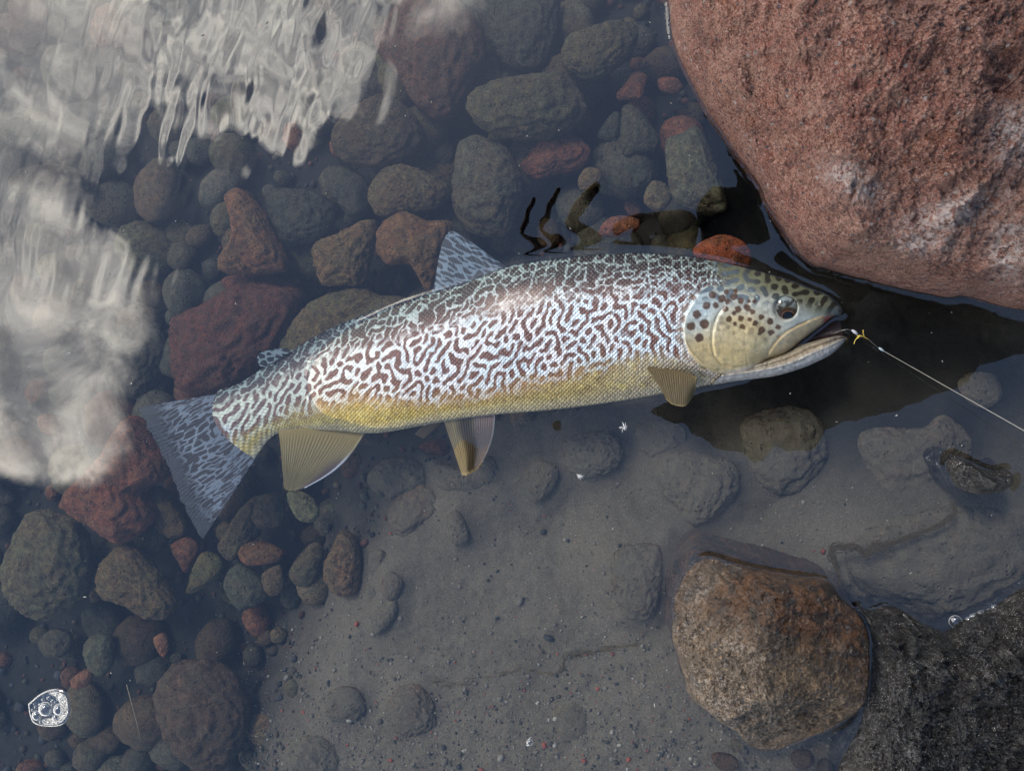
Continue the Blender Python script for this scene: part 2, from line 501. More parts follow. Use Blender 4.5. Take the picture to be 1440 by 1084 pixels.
# ------------------------------------------------------------------ outlines of the submerged stones (plan, depth, colour, label)
RB = (0.098, 0.046, 0.034); DG = (0.044, 0.047, 0.046); OL = (0.074, 0.069, 0.044); TN = (0.15, 0.105, 0.062)
RD = (0.17, 0.06, 0.042); GB = (0.062, 0.065, 0.064); BR = (0.068, 0.05, 0.036); ST = (0.15, 0.134, 0.112); DR = (0.105, 0.034, 0.024)
OB = (0.165, 0.092, 0.048)
STONES = [
 ([(523,57),(547,20),(577,-12),(630,-12),(667,20),(682,53),(684,80),(667,120),(640,165),(613,170),(587,157),(567,123),(543,90)], -.082, RB, 'large reddish brown submerged stone at the top, right of the cloud reflection'),
 ([(673,-10),(777,-15),(787,20),(780,67),(760,100),(720,97),(690,70),(677,37)], -.092, DG, 'dark grey submerged stone cut by the top edge, right of the reddish brown one'),
 ([(788,73),(800,50),(833,37),(873,28),(897,40),(893,70),(873,93),(843,113),(817,113),(793,97)], -.075, OL, 'olive rounded submerged stone near the top, left of the red boulder'),
 ([(655,143),(673,123),(713,108),(790,102),(817,127),(833,157),(813,180),(773,197),(713,197),(673,180),(657,160)], -.072, OL, 'long olive submerged stone lying crosswise above the small red one'),
 ([(465,190),(490,153),(540,132),(580,157),(597,197),(570,227),(520,237),(478,225)], -.078, BR, 'dark brown submerged stone below and left of the large reddish brown one'),
 ([(457,236),(480,233),(511,247),(522,272),(517,302),(494,308),(472,283),(458,261)], -.086, DG, 'dark narrow submerged stone wedged left of the brown oval one'),
 ([(640,213),(657,190),(687,193),(720,213),(737,267),(727,300),(713,332),(667,333),(643,310),(635,277)], -.080, (0.095,0.088,0.08), 'grey blocky submerged stone just above the dorsal fin tip'),
 ([(730,235),(757,200),(780,188),(813,192),(832,213),(820,237),(780,247),(753,253)], -.085, (0.17,0.062,0.046), 'dull red angular submerged stone beside the grey blocky one'),
 ([(517,266),(536,238),(567,231),(600,241),(632,261),(633,277),(611,297),(567,302),(536,306),(522,291)], -.074, (0.105,0.082,0.055), 'brown oval submerged stone above the pair of orange tan ones'),
 ([(439,347),(478,327),(517,308),(531,319),(522,363),(511,399),(464,404),(450,397)], -.074, TN, 'tan angular submerged stone above the middle of the fish back'),
 ([(531,316),(564,295),(600,308),(633,309),(635,330),(622,380),(606,416),(578,374),(544,372),(528,347)], -.070, OB, 'orange brown submerged stone left of the dorsal fin'),
 ([(317,274),(336,263),(367,291),(383,319),(408,372),(392,386),(356,387),(317,386),(306,372),(325,338),(322,299)], -.076, (0.17,0.085,0.05), 'pitted rusty brown submerged stone at the edge of the cloud reflection'),
 ([(372,272),(394,263),(444,269),(469,286),(472,313),(456,336),(419,347),(400,344),(383,313)], -.080, DG, 'dark grey submerged stone between the rusty pitted and the tan one'),
 ([(490,75),(520,78),(545,105),(556,128),(520,140),(485,150),(470,120)], -.098, DG, 'dark submerged stone under the right rim of the cloud reflection'),
 ([(595,180),(625,185),(640,215),(630,245),(600,240),(585,215)], -.104, DG, 'deep dark submerged stone behind the brown oval one'),
 ([(395,500),(420,440),(455,415),(505,404),(535,413),(590,425),(560,460),(470,510)], -.078, (0.115,0.100,0.066), 'flat olive submerged stone half hidden behind the fish back'),
 ([(240,457),(258,440),(290,420),(330,400),(385,398),(425,420),(400,490),(365,520),(320,550),(260,556),(245,520)], -.082, DR, 'large dark red submerged stone above the fish tail'),
 ([(310,395),(345,385),(400,392),(432,410),(420,440),(350,430)], -.10, DR, 'dark red submerged stone in the gap below the rusty pitted one'),
 ([(89,713),(96,687),(124,658),(151,633),(167,600),(193,580),(211,604),(240,664),(231,676),(205,695),(220,724),(200,751),(169,767),(142,749),(107,729)], -.070, (0.19,0.070,0.046), 'big rusty red submerged stone left of the tail fin'),
 ([(5,800),(15,770),(30,730),(50,715),(80,720),(110,735),(125,770),(130,800),(122,835),(95,860),(60,872),(25,850),(8,825)], -.074, (0.11,0.100,0.075), 'big grey olive submerged stone by the left edge'),
 ([(137,801),(157,774),(183,766),(213,794),(247,841),(243,864),(213,871),(180,851),(143,837)], -.074, (0.12,0.088,0.055), 'olive and rust submerged stone right of the big grey one'),
 ([(188,761),(213,737),(237,754),(217,781)], -.092, OL, 'small olive submerged stone below the rusty red one'),
 ([(205,697),(225,682),(250,718),(264,746),(245,758),(222,745)], -.086, (0.115,0.085,0.055), 'brown submerged stone under the lower tail lobe'),
 ([(240,767),(263,754),(280,771),(263,806),(253,791)], -.086, (0.16,0.066,0.044), 'small rust red submerged stone below the tail tip'),
 ([(263,824),(283,777),(313,787),(310,811),(267,836)], -.084, (0.115,0.112,0.066), 'small wedge shaped olive submerged stone below the tail tip'),
 ([(315,821),(333,791),(370,814),(377,841),(337,857)], -.080, (0.062,0.072,0.070), 'dark blue grey submerged stone left of centre'),
 ([(335,774),(360,759),(397,774),(390,791),(347,794)], -.080, (0.17,0.085,0.046), 'orange brown submerged stone above the dark blue grey one'),
 ([(403,694),(422,690),(442,703),(450,725),(436,735),(417,728)], -.055, (0.15,0.16,0.125), 'pale grey green oval submerged pebble right below the anal fin tip'),
 ([(317,750),(340,712),(367,697),(367,744),(356,761),(328,789),(308,772)], -.086, (0.085,0.07,0.05), 'brown grey submerged stone beside the lower tail edge'),
 ([(354,703),(394,694),(400,733),(378,744),(356,739)], -.084, (0.082,0.066,0.05), 'brown submerged stone left of the pale green pebble'),
 ([(456,794),(467,767),(481,744),(500,756),(508,794),(503,833),(478,839),(458,819)], -.062, (0.145,0.098,0.076), 'upright reddish grey submerged stone at the rim of the silt'),
 ([(406,806),(422,778),(444,761),(456,778),(439,822),(417,822)], -.074, (0.088,0.078,0.064), 'grey brown submerged stone touching the upright reddish one'),
 ([(369,806),(394,794),(400,828),(381,839),(369,822)], -.076, (0.105,0.075,0.056), 'small brown submerged stone right of the dark blue grey one'),
 ([(478,650),(495,635),(517,645),(510,672),(485,672)], -.080, (0.10,0.062,0.05), 'small dull red submerged stone below the anal fin root'),
 ([(508,614),(540,606),(570,612),(572,632),(540,640),(510,632)], -.084, DG, 'dark submerged stone close under the belly'),
 ([(590,625),(619,617),(633,631),(625,642),(594,633)], -.070, (0.16,0.062,0.05), 'small red submerged stone left of the pelvic fin'),
 ([(866,133),(877,119),(891,101),(910,105),(907,124),(902,139),(871,142)], -.088, (0.20,0.078,0.056), 'small angular red submerged stone under the olive rounded one'),
 ([(927,110),(952,110),(961,124),(946,133),(927,126)], -.090, (0.18,0.07,0.055), 'small red submerged stone nearest the red boulder'),
 ([(874,152),(891,148),(907,163),(929,196),(924,213),(902,217),(874,216)], -.086, GB, 'grey submerged stone in the middle of the grey cluster by the boulder'),
 ([(839,193),(860,160),(873,160),(871,191),(863,200)], -.090, GB, 'narrow grey submerged stone on the left of the grey cluster'),
 ([(837,216),(852,202),(871,210),(869,227),(855,238),(835,229)], -.094, DG, 'small dark submerged stone under the narrow grey one'),
 ([(813,252),(824,236),(844,238),(846,252),(835,265),(816,268)], -.084, (0.15,0.118,0.078), 'small tan rounded submerged pebble above the finger reflection'),
 ([(906,271),(918,254),(938,260),(946,279),(929,299),(907,288)], -.074, (0.14,0.118,0.09), 'grey tan submerged pebble left of the pale flat stone'),
 ([(880,238),(913,235),(916,257),(891,265)], -.092, GB, 'small grey submerged pebble above the grey tan one'),
 ([(842,321),(863,304),(896,307),(899,323),(874,333),(845,333)], -.070, (0.22,0.08,0.06), 'small bright red submerged stone close above the fish back'),
 ([(935,202),(952,188),(979,177),(999,205),(1015,257),(1023,296),(990,299),(957,290),(940,268)], -.066, (0.115,0.12,0.11), 'pale blue grey flat submerged stone along the red boulder'),
 ([(974,357),(985,340),(1018,329),(1051,343),(1057,368),(1045,392),(1010,392)], -.046, (0.30,0.085,0.055), 'bright red submerged stone behind the fish head'),
 ([(20,250),(40,235),(90,232),(120,245),(125,268),(80,275),(30,275)], -.092, BR, 'dark brown submerged stone in the gap between the two cloud reflections'),
 ([(150,470),(200,455),(235,480),(230,530),(190,560),(150,540)], -.11, DG, 'dark submerged stone left of the large dark red one'),
 ([(222,960),(250,930),(290,925),(330,950),(350,990),(345,1040),(310,1084),(270,1075),(240,1040),(222,1000)], -.060, (0.085,0.058,0.05), 'wide dark reddish submerged stone at the bottom left'),
 ([(217,895),(232,890),(238,910),(230,924),(219,908)], -.072, (0.22,0.095,0.066), 'tiny light red submerged pebble above the wide reddish stone'),
 ([(100,955),(120,940),(132,945),(122,965),(105,968)], -.080, (0.22,0.10,0.075), 'tiny red submerged pebble just above the foam bubbles'),
 ([(55,900),(75,883),(98,890),(102,910),(85,925),(62,920)], -.086, GB, 'grey submerged pebble below the big grey olive stone'),
 ([(118,905),(135,890),(157,895),(160,930),(145,950),(125,940)], -.080, (0.092,0.098,0.085), 'pale grey upright submerged pebble above the foam bubbles'),
]
SILTED = [
 ([(517,667),(544,644),(589,647),(608,672),(594,689),(550,703),(522,689)], -.068, ST, 'silt covered oval stone below the belly between the fins'),
 ([(544,719),(572,683),(611,681),(633,711),(606,733),(567,756),(544,739)], -.066, (0.17,0.12,0.10), 'silt covered stone with a reddish top left of the silt flat'),
 ([(611,650),(650,655),(690,640),(704,668),(660,692),(620,688)], -.060, ST, 'silted stone under the pelvic fin tip'),
 ([(532,817),(550,803),(567,817),(558,842),(542,842)], -.054, (0.18,0.14,0.12), 'upper pebble of the silted pair left of the silt flat'),
 ([(522,867),(539,850),(558,844),(556,869),(531,892),(522,881)], -.054, ST, 'lower long pebble of the silted pair left of the silt flat'),
 ([(514,825),(531,817),(536,842),(519,847)], -.060, ST, 'small silted pebble left of the silted pair'),
 ([(519,778),(542,775),(542,806),(522,811)], -.062, ST, 'squarish silted pebble above the silted pair'),
 ([(628,731),(644,717),(661,756),(639,767)], -.052, ST, 'wedge shaped silted pebble on the edge of the silt flat'),
 ([(728,679),(747,651),(767,646),(786,657),(781,684),(753,707)], -.050, (0.17,0.155,0.115), 'olive silted stone right of the pelvic fin tip'),
 ([(792,621),(822,607),(864,607),(878,637),(864,662),(822,673),(794,657)], -.052, ST, 'round silt covered stone below the middle of the belly'),
 ([(892,604),(922,590),(958,596),(967,618),(944,634),(911,643)], -.054, ST, 'round silt covered stone below the pectoral fin'),
 ([(917,657),(950,634),(1028,643),(1042,671),(1028,707),(978,740),(950,712),(922,684)], -.050, ST, 'large silt covered stone under the dark cap reflection'),
 ([(1040,600),(1070,575),(1120,570),(1155,590),(1165,640),(1140,690),(1095,697),(1060,670)], -.050, ST, 'pale silt covered stone below the fish jaw'),
 ([(858,784),(878,765),(911,762),(931,773),(930,830),(915,870),(880,868),(862,830)], -.036, (0.13,0.11,0.092), 'long silted stone just left of the brown boulder'),
 ([(1202,615),(1227,599),(1290,600),(1327,580),(1358,605),(1369,636),(1330,690),(1245,706),(1220,665)], -.040, (0.16,0.135,0.125), 'wide grey submerged stone beside the small wet rock'),
 ([(1346,538),(1370,522),(1402,528),(1410,560),(1386,576),(1358,563)], -.046, (0.15,0.125,0.115), 'pale submerged stone under the fishing line near the right edge'),
 ([(1398,612),(1420,597),(1442,630),(1455,690),(1418,650)], -.048, (0.2,0.11,0.09), 'reddish submerged stone at the right edge above the wet rock'),
 ([(1180,790),(1200,750),(1260,720),(1340,705),(1420,710),(1490,740),(1480,800),(1400,850),(1330,875),(1270,855),(1215,840),(1185,820)], -.026, (0.15,0.135,0.12), 'very wide flat grey submerged stone above the black boulder'),
 ([(540,1000),(560,965),(590,962),(610,985),(615,1020),(590,1035),(555,1030)], -.048, (0.15,0.115,0.10), 'silted purplish stone at the bottom left of the silt flat'),
 ([(775,1010),(790,990),(820,990),(835,1015),(825,1040),(790,1045)], -.040, ST, 'half buried round stone at the bottom of the silt flat'),
 ([(395,1060),(420,1035),(460,1035),(480,1065),(470,1095),(410,1100)], -.052, ST, 'silted stone cut by the bottom edge left of the silt flat'),
 ([(455,985),(475,965),(505,970),(515,1000),(490,1015),(462,1008)], -.050, (0.12,0.10,0.086), 'dark silted stone left of the purplish one'),
]
# ------------------------------------------------------------------ streambed
SILT_EDGE = [(330, 1500), (395, 1084), (430, 930), (500, 800), (560, 690), (690, 600), (860, 560), (1000, 470), (1500, 380), (2600, 300), (2600, 1500)]
def bed_px_height(px, py):
    d, s, _ = seg_dist(px, py, SILT_EDGE, True)
    sd_ = np.where(inside(px, py, SILT_EDGE), d, -d)
    w = sstep(sd_, -110, 60)
    silt = -0.060 + 0.040 * sstep(px * 0.6 + py, 1150, 1750)
    silt = silt - 0.012 * np.exp(-(((px - 1130) / 230) ** 2 + ((py - 690) / 110) ** 2))
    rocky = -0.118 - 0.012 * sstep(px, 700, 0) + 0.018 * sstep(py, 700, 1100)
    return rocky * (1 - w) + silt * w, w

def axis(lo, hi, fine, far, n):
    inner = np.arange(lo, hi + fine * 0.5, fine)
    k = np.linspace(0, 1, n + 1)[1:]
    g = fine * 3 * n * k + (far - fine * 3 * n) * k ** 5
    return np.concatenate([(lo - g)[::-1], inner, hi + g])

def sheet(lo, hi, fine, far, n=26):
    xs = axis(lo[0], hi[0], fine, far, n); ys = axis(lo[1], hi[1], fine, far, n)
    X, Y = np.meshgrid(xs, ys, indexing='ij')
    return xs, ys, X, Y

def world_to_px(x, y, z):
    d = np.stack([x - CAMPOS[0], y - CAMPOS[1], z - CAMPOS[2]], -1) @ RM
    return 720 + d[..., 0] / -d[..., 2] * F, 542 - d[..., 1] / -d[..., 2] * F

xs, ys, X, Y = sheet((-0.62, -0.46), (0.46, 0.46), 0.0022, 60.0)
Xc = np.clip(X, -1.6, 1.6); Yc = np.clip(Y, -1.6, 1.6)
bpx, bpy_ = world_to_px(Xc, Yc, np.full(X.shape, -0.07))
hz, wsilt = bed_px_height(bpx, bpy_)
hz = hz + 0.0042 * fbm(p3(X * 14, Y * 14), 3, 3) + 0.0020 * fbm(p3(X * 60, Y * 60), 5, 4, 0.6) + 0.0009 * fbm(p3(X * 260, Y * 260), 6, 2) * (0.6 + wsilt)
for poly, zc_s, *_r in SILTED:
    w_ = P([q[0] for q in poly], [q[1] for q in poly], zc_s)[:, :2]; c_ = (w_.min(0) + w_.max(0)) / 2
    ang_ = np.arctan2(Y - c_[1], X - c_[0]); ring_ = spline(w_ - c_, 120, True)
    aa_ = np.mod(np.arctan2(ring_[:, 1], ring_[:, 0]), 2 * PI); rr_ = np.hypot(ring_[:, 0], ring_[:, 1]); oo_ = np.argsort(aa_)
    rho_ = np.interp(np.mod(ang_, 2 * PI), aa_[oo_], rr_[oo_], period=2 * PI)
    dd_ = np.hypot(X - c_[0], Y - c_[1]) - rho_
    bank = zc_s + 0.10 * rr_.mean() - 0.0012 - np.maximum(dd_ + 0.004, 0) * 0.55 + 0.0015 * fbm(p3(X * 90, Y * 90), 71, 3)
    bank = np.where(dd_ < 0.05, bank, -9.0)
    hz = np.log(np.exp(400 * (hz - zc_s)) + np.exp(np.clip(400 * (bank - zc_s), -60, 60))) / 400 + zc_s
def bed_at(x, y):
    i = np.clip(np.searchsorted(xs, x), 0, len(xs) - 1); j = np.clip(np.searchsorted(ys, y), 0, len(ys) - 1)
    return hz[i, j]
me = make_mesh('streambed', p3(X, Y, hz).reshape(-1, 3), grid_faces(len(xs), len(ys)))
refl_dark = np.clip(1.4 * np.exp(-(((bpx - 1230) / 290) ** 2 + ((bpy_ - 530) / 130) ** 2)), 0, 1)  # darkens the bed colour to deepen the dark reflection beside the fish head
set_f(me, 'gravel', np.clip(np.maximum(1 - wsilt, refl_dark), 0, 1).ravel())  # gravel zone joined with the painted dark patch under the reflection
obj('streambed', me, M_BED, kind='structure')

# ------------------------------------------------------------------ emergent boulders
WATERLINES = []
def boulder(name, outline, height, mat, seed, centre, depth, noise_amp, label, spokes=520, rings=220, power=2.4, crust=(), wet_fn=None, skirt=1.07, tilt=(0, 0), jag=0.0, under=0.0, facets=0, fslope=(0.3, 0.9), fcut=(0.55, 0.9), gnarl=1.0):
    w = P([o[0] for o in outline], [o[1] for o in outline], 0.0)[:, :2]
    c = P(centre[0], centre[1], 0.0)[:2]
    ring = spline(w, spokes * 3, True)
    ang = np.unwrap(np.arctan2(ring[:, 1] - c[1], ring[:, 0] - c[0]))
    rad = np.hypot(ring[:, 0] - c[0], ring[:, 1] - c[1])
    a0 = np.linspace(0, 2 * PI, spokes, endpoint=False)
    o = np.argsort(np.mod(ang, 2 * PI))
    R = np.interp(a0, np.mod(ang, 2 * PI)[o], rad[o], period=2 * PI)
    if jag:
        R = R + jag * fbm(p3(np.cos(a0) * R * 60, np.sin(a0) * R * 60), seed + 3, 4, 0.6)
    k = np.concatenate([np.linspace(0, 1, rings) ** 0.85, np.linspace(1, skirt, 26)[1:]])
    A, K = np.meshgrid(a0, k, indexing='ij')
    RR = R[:, None] * K
    if under: RR = np.where(K > 1, R[:, None] * (1 - under * (K - 1) / (skirt - 1)), RR)
    x = c[0] + RR * np.cos(A); y = c[1] + RR * np.sin(A)
    Kc = np.clip(K, 0, 1)
    z = height * (1 - Kc ** power) ** 0.72
    z = z + (tilt[0] * (x - c[0]) + tilt[1] * (y - c[1])) * (1 - Kc ** 3)
    if facets:
        r_f = np.random.default_rng(seed + 100); Rm = R.mean()
        for i_ in range(facets):
            an_ = 2 * PI * (i_ + r_f.uniform(-0.3, 0.3)) / facets; sl_ = r_f.uniform(*fslope); hc_ = height * r_f.uniform(*fcut)
            pl_ = hc_ - sl_ * ((x - c[0]) * math.cos(an_) + (y - c[1]) * math.sin(an_) - Rm * 0.30)
            kf_ = 900.0 / max(1, height / 0.05)
            z = -np.log(np.exp(-kf_ * z) + np.exp(-kf_ * np.maximum(pl_, 0.0005))) / kf_
        z = np.maximum(z, 0)
    z = np.where(K > 1, -depth * ((K - 1) / (skirt - 1)) ** 0.55, z)
    edge = 1 - np.exp(-np.abs(1 - K) * R[:, None] / 0.006)
    q = p3(x, y, z * 0.7)
    nz = noise_amp * fbm(q * 11, seed, 3, 0.5) + gnarl * noise_amp * 0.35 * (np.abs(perlin(q * 38, seed + 5)) * -1.6 + 0.4) + gnarl * noise_amp * 0.22 * fbm(q * 120, seed + 9, 4, 0.68)
    z = z + nz * edge * np.where(K > 1, 0.4, 1.0)
    z = np.where(K < 0.999, np.maximum(z, 0.0006 * (1 - K) * 40), z)
    v = p3(x, y, z)
    # one centre vertex is enough: collapse ring 0
    me = make_mesh(name, v.reshape(-1, 3), grid_faces(spokes, len(k), wrap_u=True))
    px, py = world_to_px(x, y, z)
    cr = np.zeros(x.shape)
    for (ccx, ccy, crx, cry, ca) in crust:
        dx = px - ccx; dy = py - ccy; ca = math.radians(ca)
        u_ = (dx * math.cos(ca) + dy * math.sin(ca)) / crx; v_ = (-dx * math.sin(ca) + dy * math.cos(ca)) / cry
        cr = np.maximum(cr, np.exp(-(u_ ** 2 + v_ ** 2)))
    set_f(me, 'crust', np.clip(cr * 1.4, 0, 1).ravel())
    wet = np.exp(-np.maximum(z, 0) / 0.004)
    if wet_fn is not None: wet = np.maximum(wet * 0.8, wet_fn(px, py, z))
    set_f(me, 'wet', wet.ravel())
    ob = obj(name, me, mat, label=label, cat='boulder' if height > 0.021 else 'rock')
    j = rings - 1
    WATERLINES.append(np.stack([x[:, j], y[:, j]], -1))
    return ob

boulder('red_boulder', [(936, -40), (940, 8), (946, 55), (962, 95), (985, 140), (1010, 180), (1040, 222), (1064, 255), (1080, 290), (1100, 322), (1120, 352), (1145, 374), (1185, 384), (1230, 397), (1280, 408), (1330, 418), (1362, 417), (1400, 428), (1440, 436), (1520, 440), (1620, 400), (1720, 280), (1750, 100), (1700, -120), (1560, -260), (1350, -320), (1150, -280), (1000, -180)],
        0.15, M_RED, 21, (1330, 90), 0.09, 0.028,
        'big rough brick-red lava boulder rising from the water at the top right', spokes=760, rings=330,
        crust=[(1200, 258, 42, 20, 30), (1425, 190, 35, 40, 0), (1340, 300, 75, 22, -20), (1300, 340, 40, 18, 0), (1420, 350, 30, 40, 0)], jag=0.0010, under=0.22, facets=7, fslope=(0.15, 0.5), fcut=(0.5, 0.85), gnarl=0.7)
boulder('brown_boulder', [(945, 862), (948, 835), (960, 805), (985, 783), (1012, 786), (1060, 799), (1110, 808), (1160, 815), (1182, 838), (1210, 865), (1220, 885), (1222, 930), (1216, 975), (1190, 1010), (1150, 1033), (1090, 1054), (1058, 1050), (1030, 1022), (1000, 1000), (970, 975), (955, 930), (945, 890)],
        0.052, M_BROWN, 44, (1080, 925), 0.05, 0.013,
        'brown wet-edged boulder standing out of the shallows at the bottom right', spokes=460, rings=200, power=2.6,
        crust=[(965, 850, 40, 70, 10), (1030, 990, 80, 40, 35), (1050, 900, 50, 40, 0)],
        wet_fn=lambda px, py, z: sstep(py - 0.34 * (px - 1000) + 26 * fbm(p3(px / 40, py / 40), 8, 3), 905, 835) * sstep(px + 0.9 * py, 1725, 1775), jag=0.0014, facets=6, fslope=(0.35, 0.9), fcut=(0.55, 0.85), gnarl=1.1)
boulder('black_boulder', [(1204, 850), (1222, 856), (1250, 850), (1275, 860), (1300, 876), (1330, 887), (1355, 870), (1400, 850), (1440, 825), (1520, 800), (1700, 850), (1750, 1100), (1600, 1300), (1300, 1300), (1170, 1180), (1178, 1084), (1212, 1010), (1226, 950), (1224, 890)],
        0.045, M_BLACK, 63, (1400, 1030), 0.06, 0.016,
        'black wet glistening boulder filling the bottom right corner', spokes=560, rings=240, power=3.0,
        crust=[(1260, 975, 60, 35, -30), (1290, 1060, 110, 40, 0), (1400, 960, 60, 30, 20), (1380, 1030, 50, 40, 0)], jag=0.0016, facets=5, fslope=(0.1, 0.3), fcut=(0.6, 0.9), gnarl=1.9)
boulder('wet_rock', [(1330, 652), (1345, 643), (1375, 655), (1398, 662), (1416, 660), (1422, 672), (1413, 686), (1385, 694), (1352, 690), (1336, 672)],
        0.020, M_BLACK, 81, (1376, 672), 0.035, 0.006,
        'small dark wet rock breaking the surface right of the fishing line', spokes=200, rings=70, crust=[(1350, 672, 16, 16, 0)], jag=0.0014, skirt=1.25, gnarl=1.4)

# ------------------------------------------------------------------ submerged stones
def ico(sub):
    bm = bmesh.new(); bmesh.ops.create_icosphere(bm, subdivisions=sub, radius=1.0)
    v = np.array([x.co[:] for x in bm.verts]); f = np.array([[x.index for x in fc.verts] for fc in bm.faces])
    bm.free(); return v, f
ICO = {s: ico(s) for s in (2, 3, 4, 5)}

def stone_shape(sub, seed, rho=None, rz=0.6, facets=11, rough=0.05):
    """Unit stone: convex facets plus roughness; rho(angle) traces the plan outline."""
    d, f = ICO[sub]
    r_ = np.random.default_rng(seed)
    nrm = r_.normal(size=(facets, 3)); nrm /= np.linalg.norm(nrm, axis=1)[:, None]
    if rho is not None:
        nrm[:, 2] = np.abs(nrm[:, 2]) * 1.2 + 0.25; nrm /= np.linalg.norm(nrm, axis=1)[:, None]
    cc = r_.uniform(0.58, 0.88, facets)
    dots = d @ nrm.T
    rr = np.where(dots > 0.05, cc / np.maximum(dots, 0.05), 9.0)
    rr = np.minimum(rr, 1.0)
    kk = 26.0
    r = -np.log(np.exp(-kk * rr).sum(1) / facets + 1e-9) / kk
    r = np.clip(r, 0.45, 1.05) * 1.06
    r = r * (1 + 0.10 * fbm(d * 1.7 + seed, seed, 3) + rough * fbm(d * 5.0, seed + 1, 5, 0.66))
    ce = np.hypot(d[:, 0], d[:, 1]); phi = np.arctan2(d[:, 1], d[:, 0])
    if rho is not None:
        e = np.clip(ce, 1e-6, 1)
        rw = 1 + (r - 1) * (1 - ce ** 4 * 0.62)          # keep the traced outline at the girth
        h = rho(phi) * e ** 0.72 * rw
        x = h * np.cos(phi); y = h * np.sin(phi); z = rz * np.sign(d[:, 2]) * np.abs(d[:, 2]) ** 0.9 * r
        return np.stack([x, y, z], -1), f
    return d * r[:, None] * np.array([1, 1, rz]), f

_sid = [100]
def traced_stone(poly, zc, colour, label, name='stone', mat=None, flat=0.55, rough=0.19, sub=None, cat='stone'):
    _sid[0] += 1
    seed = _sid[0]
    w = P([p[0] for p in poly], [p[1] for p in poly], zc)
    c = (w[:, :2].min(0) + w[:, :2].max(0)) / 2
    ring = spline(w[:, :2] - c, 240, True)
    ang = np.mod(np.arctan2(ring[:, 1], ring[:, 0]), 2 * PI); rad = np.hypot(ring[:, 0], ring[:, 1])
    o = np.argsort(ang); ang, rad = ang[o], rad[o]
    rho = lambda ph: np.interp(np.mod(ph, 2 * PI), ang, rad, period=2 * PI) * 1.03
    mr = rad.mean()
    if sub is None: sub = 5 if mr > 0.022 else 4
    v, f = stone_shape(sub, seed, rho, mr * flat, 12, rough)
    v[:, 2] = np.minimum(v[:, 2], -0.004 - zc)
    me = make_mesh(name, v, f)
    ob = obj(name, me, mat or M_STONE, label=label, cat=cat, loc=(c[0], c[1], zc))
    tn_ = (0.82, 0.76, 0.54) if mat is None else (0.85, 0.84, 0.78)
    ob.color = (*[q * t_ for q, t_ in zip(colour, tn_)], 1)
    return ob, c, mr

PLACED = []
for poly, zc, colr, lab in STONES:
    ob, c, mr = traced_stone(poly, zc, colr, lab)
    PLACED.append((c[0], c[1], mr, lab))
for poly, zc, colr, lab in SILTED:
    ob, c, mr = traced_stone(poly, zc, colr, lab, mat=M_SILTSTONE, flat=0.42)
    PLACED.append((c[0], c[1], mr, lab))

# loose pebbles that fill the bed between them
BASES = []
for i in range(9):
    v, f = stone_shape(3, 900 + i, None, 0.72, 13, 0.15)
    mm = make_mesh('pebble', v, f); mm.materials.append(M_STONE); BASES.append(mm)
CNAME = {DG: 'dark grey', GB: 'grey', OL: 'olive', BR: 'dark brown', RB: 'reddish brown', (0.075, 0.07, 0.058): 'grey brown', (0.15, 0.062, 0.045): 'rusty red'}
palette = [DG, DG, GB, OL, BR, BR, RB, GB, (0.075, 0.07, 0.058), (0.15, 0.062, 0.045)]
cand = 0; npeb = 0
spots = []
while npeb < 296 and cand < 14000:
    cand += 1
    px = random.uniform(-30, 1000); py = random.uniform(-30, 1110)
    hb, ws = bed_px_height(np.array([px]), np.array([py]))
    if ws[0] > 0.72: continue
    s = random.choice([15, 18, 22, 26, 32, 38, 46, 54]) * (0.75 if ws[0] > 0.3 else 1.0)
    z = float(hb[0])
    w = P(px, py, z); r = s * MPP(z)
    if any((w[0] - a) ** 2 + (w[1] - b) ** 2 < (0.50 * (r + q)) ** 2 for a, b, q in spots): continue
    if any((w[0] - a) ** 2 + (w[1] - b) ** 2 < (0.66 * q) ** 2 for a, b, q, _l in PLACED): continue
    spots.append((w[0], w[1], r)); npeb += 1
    o = obj('pebble', random.choice(BASES), None, cat='pebble', group='loose pebbles between the submerged stones')
    o.location = (w[0], w[1], z + r * 0.38)
    o.scale = (r * random.uniform(0.85, 1.25), r * random.uniform(0.75, 1.05), r * random.uniform(0.75, 1.1))
    o.rotation_euler = (random.uniform(-0.4, 0.4), random.uniform(-0.4, 0.4), random.uniform(0, 6.28))
    c = random.choice(palette); k = random.uniform(0.75, 1.2)
    near_i = min(range(len(PLACED)), key=lambda i: math.hypot(PLACED[i][0] - w[0], PLACED[i][1] - w[1]))
    ddx = w[0] - PLACED[near_i][0]; ddy = w[1] - PLACED[near_i][1]
    side = ('right of' if ddx > 0 else 'left of') if abs(ddx) > abs(ddy) else ('above' if ddy > 0 else 'below')
    o['label'] = ' '.join((f"{'small' if s < 24 else 'larger'} {CNAME[c]} pebble {side} the " + PLACED[near_i][3]).split()[:16])
    if ws[0] > 0.25: c = tuple(0.4 * a + 0.6 * b for a, b in zip(c, ST))
    o.color = (*[a * k * t_ for a, t_ in zip(c, (1.0, 0.92, 0.68))], 1)

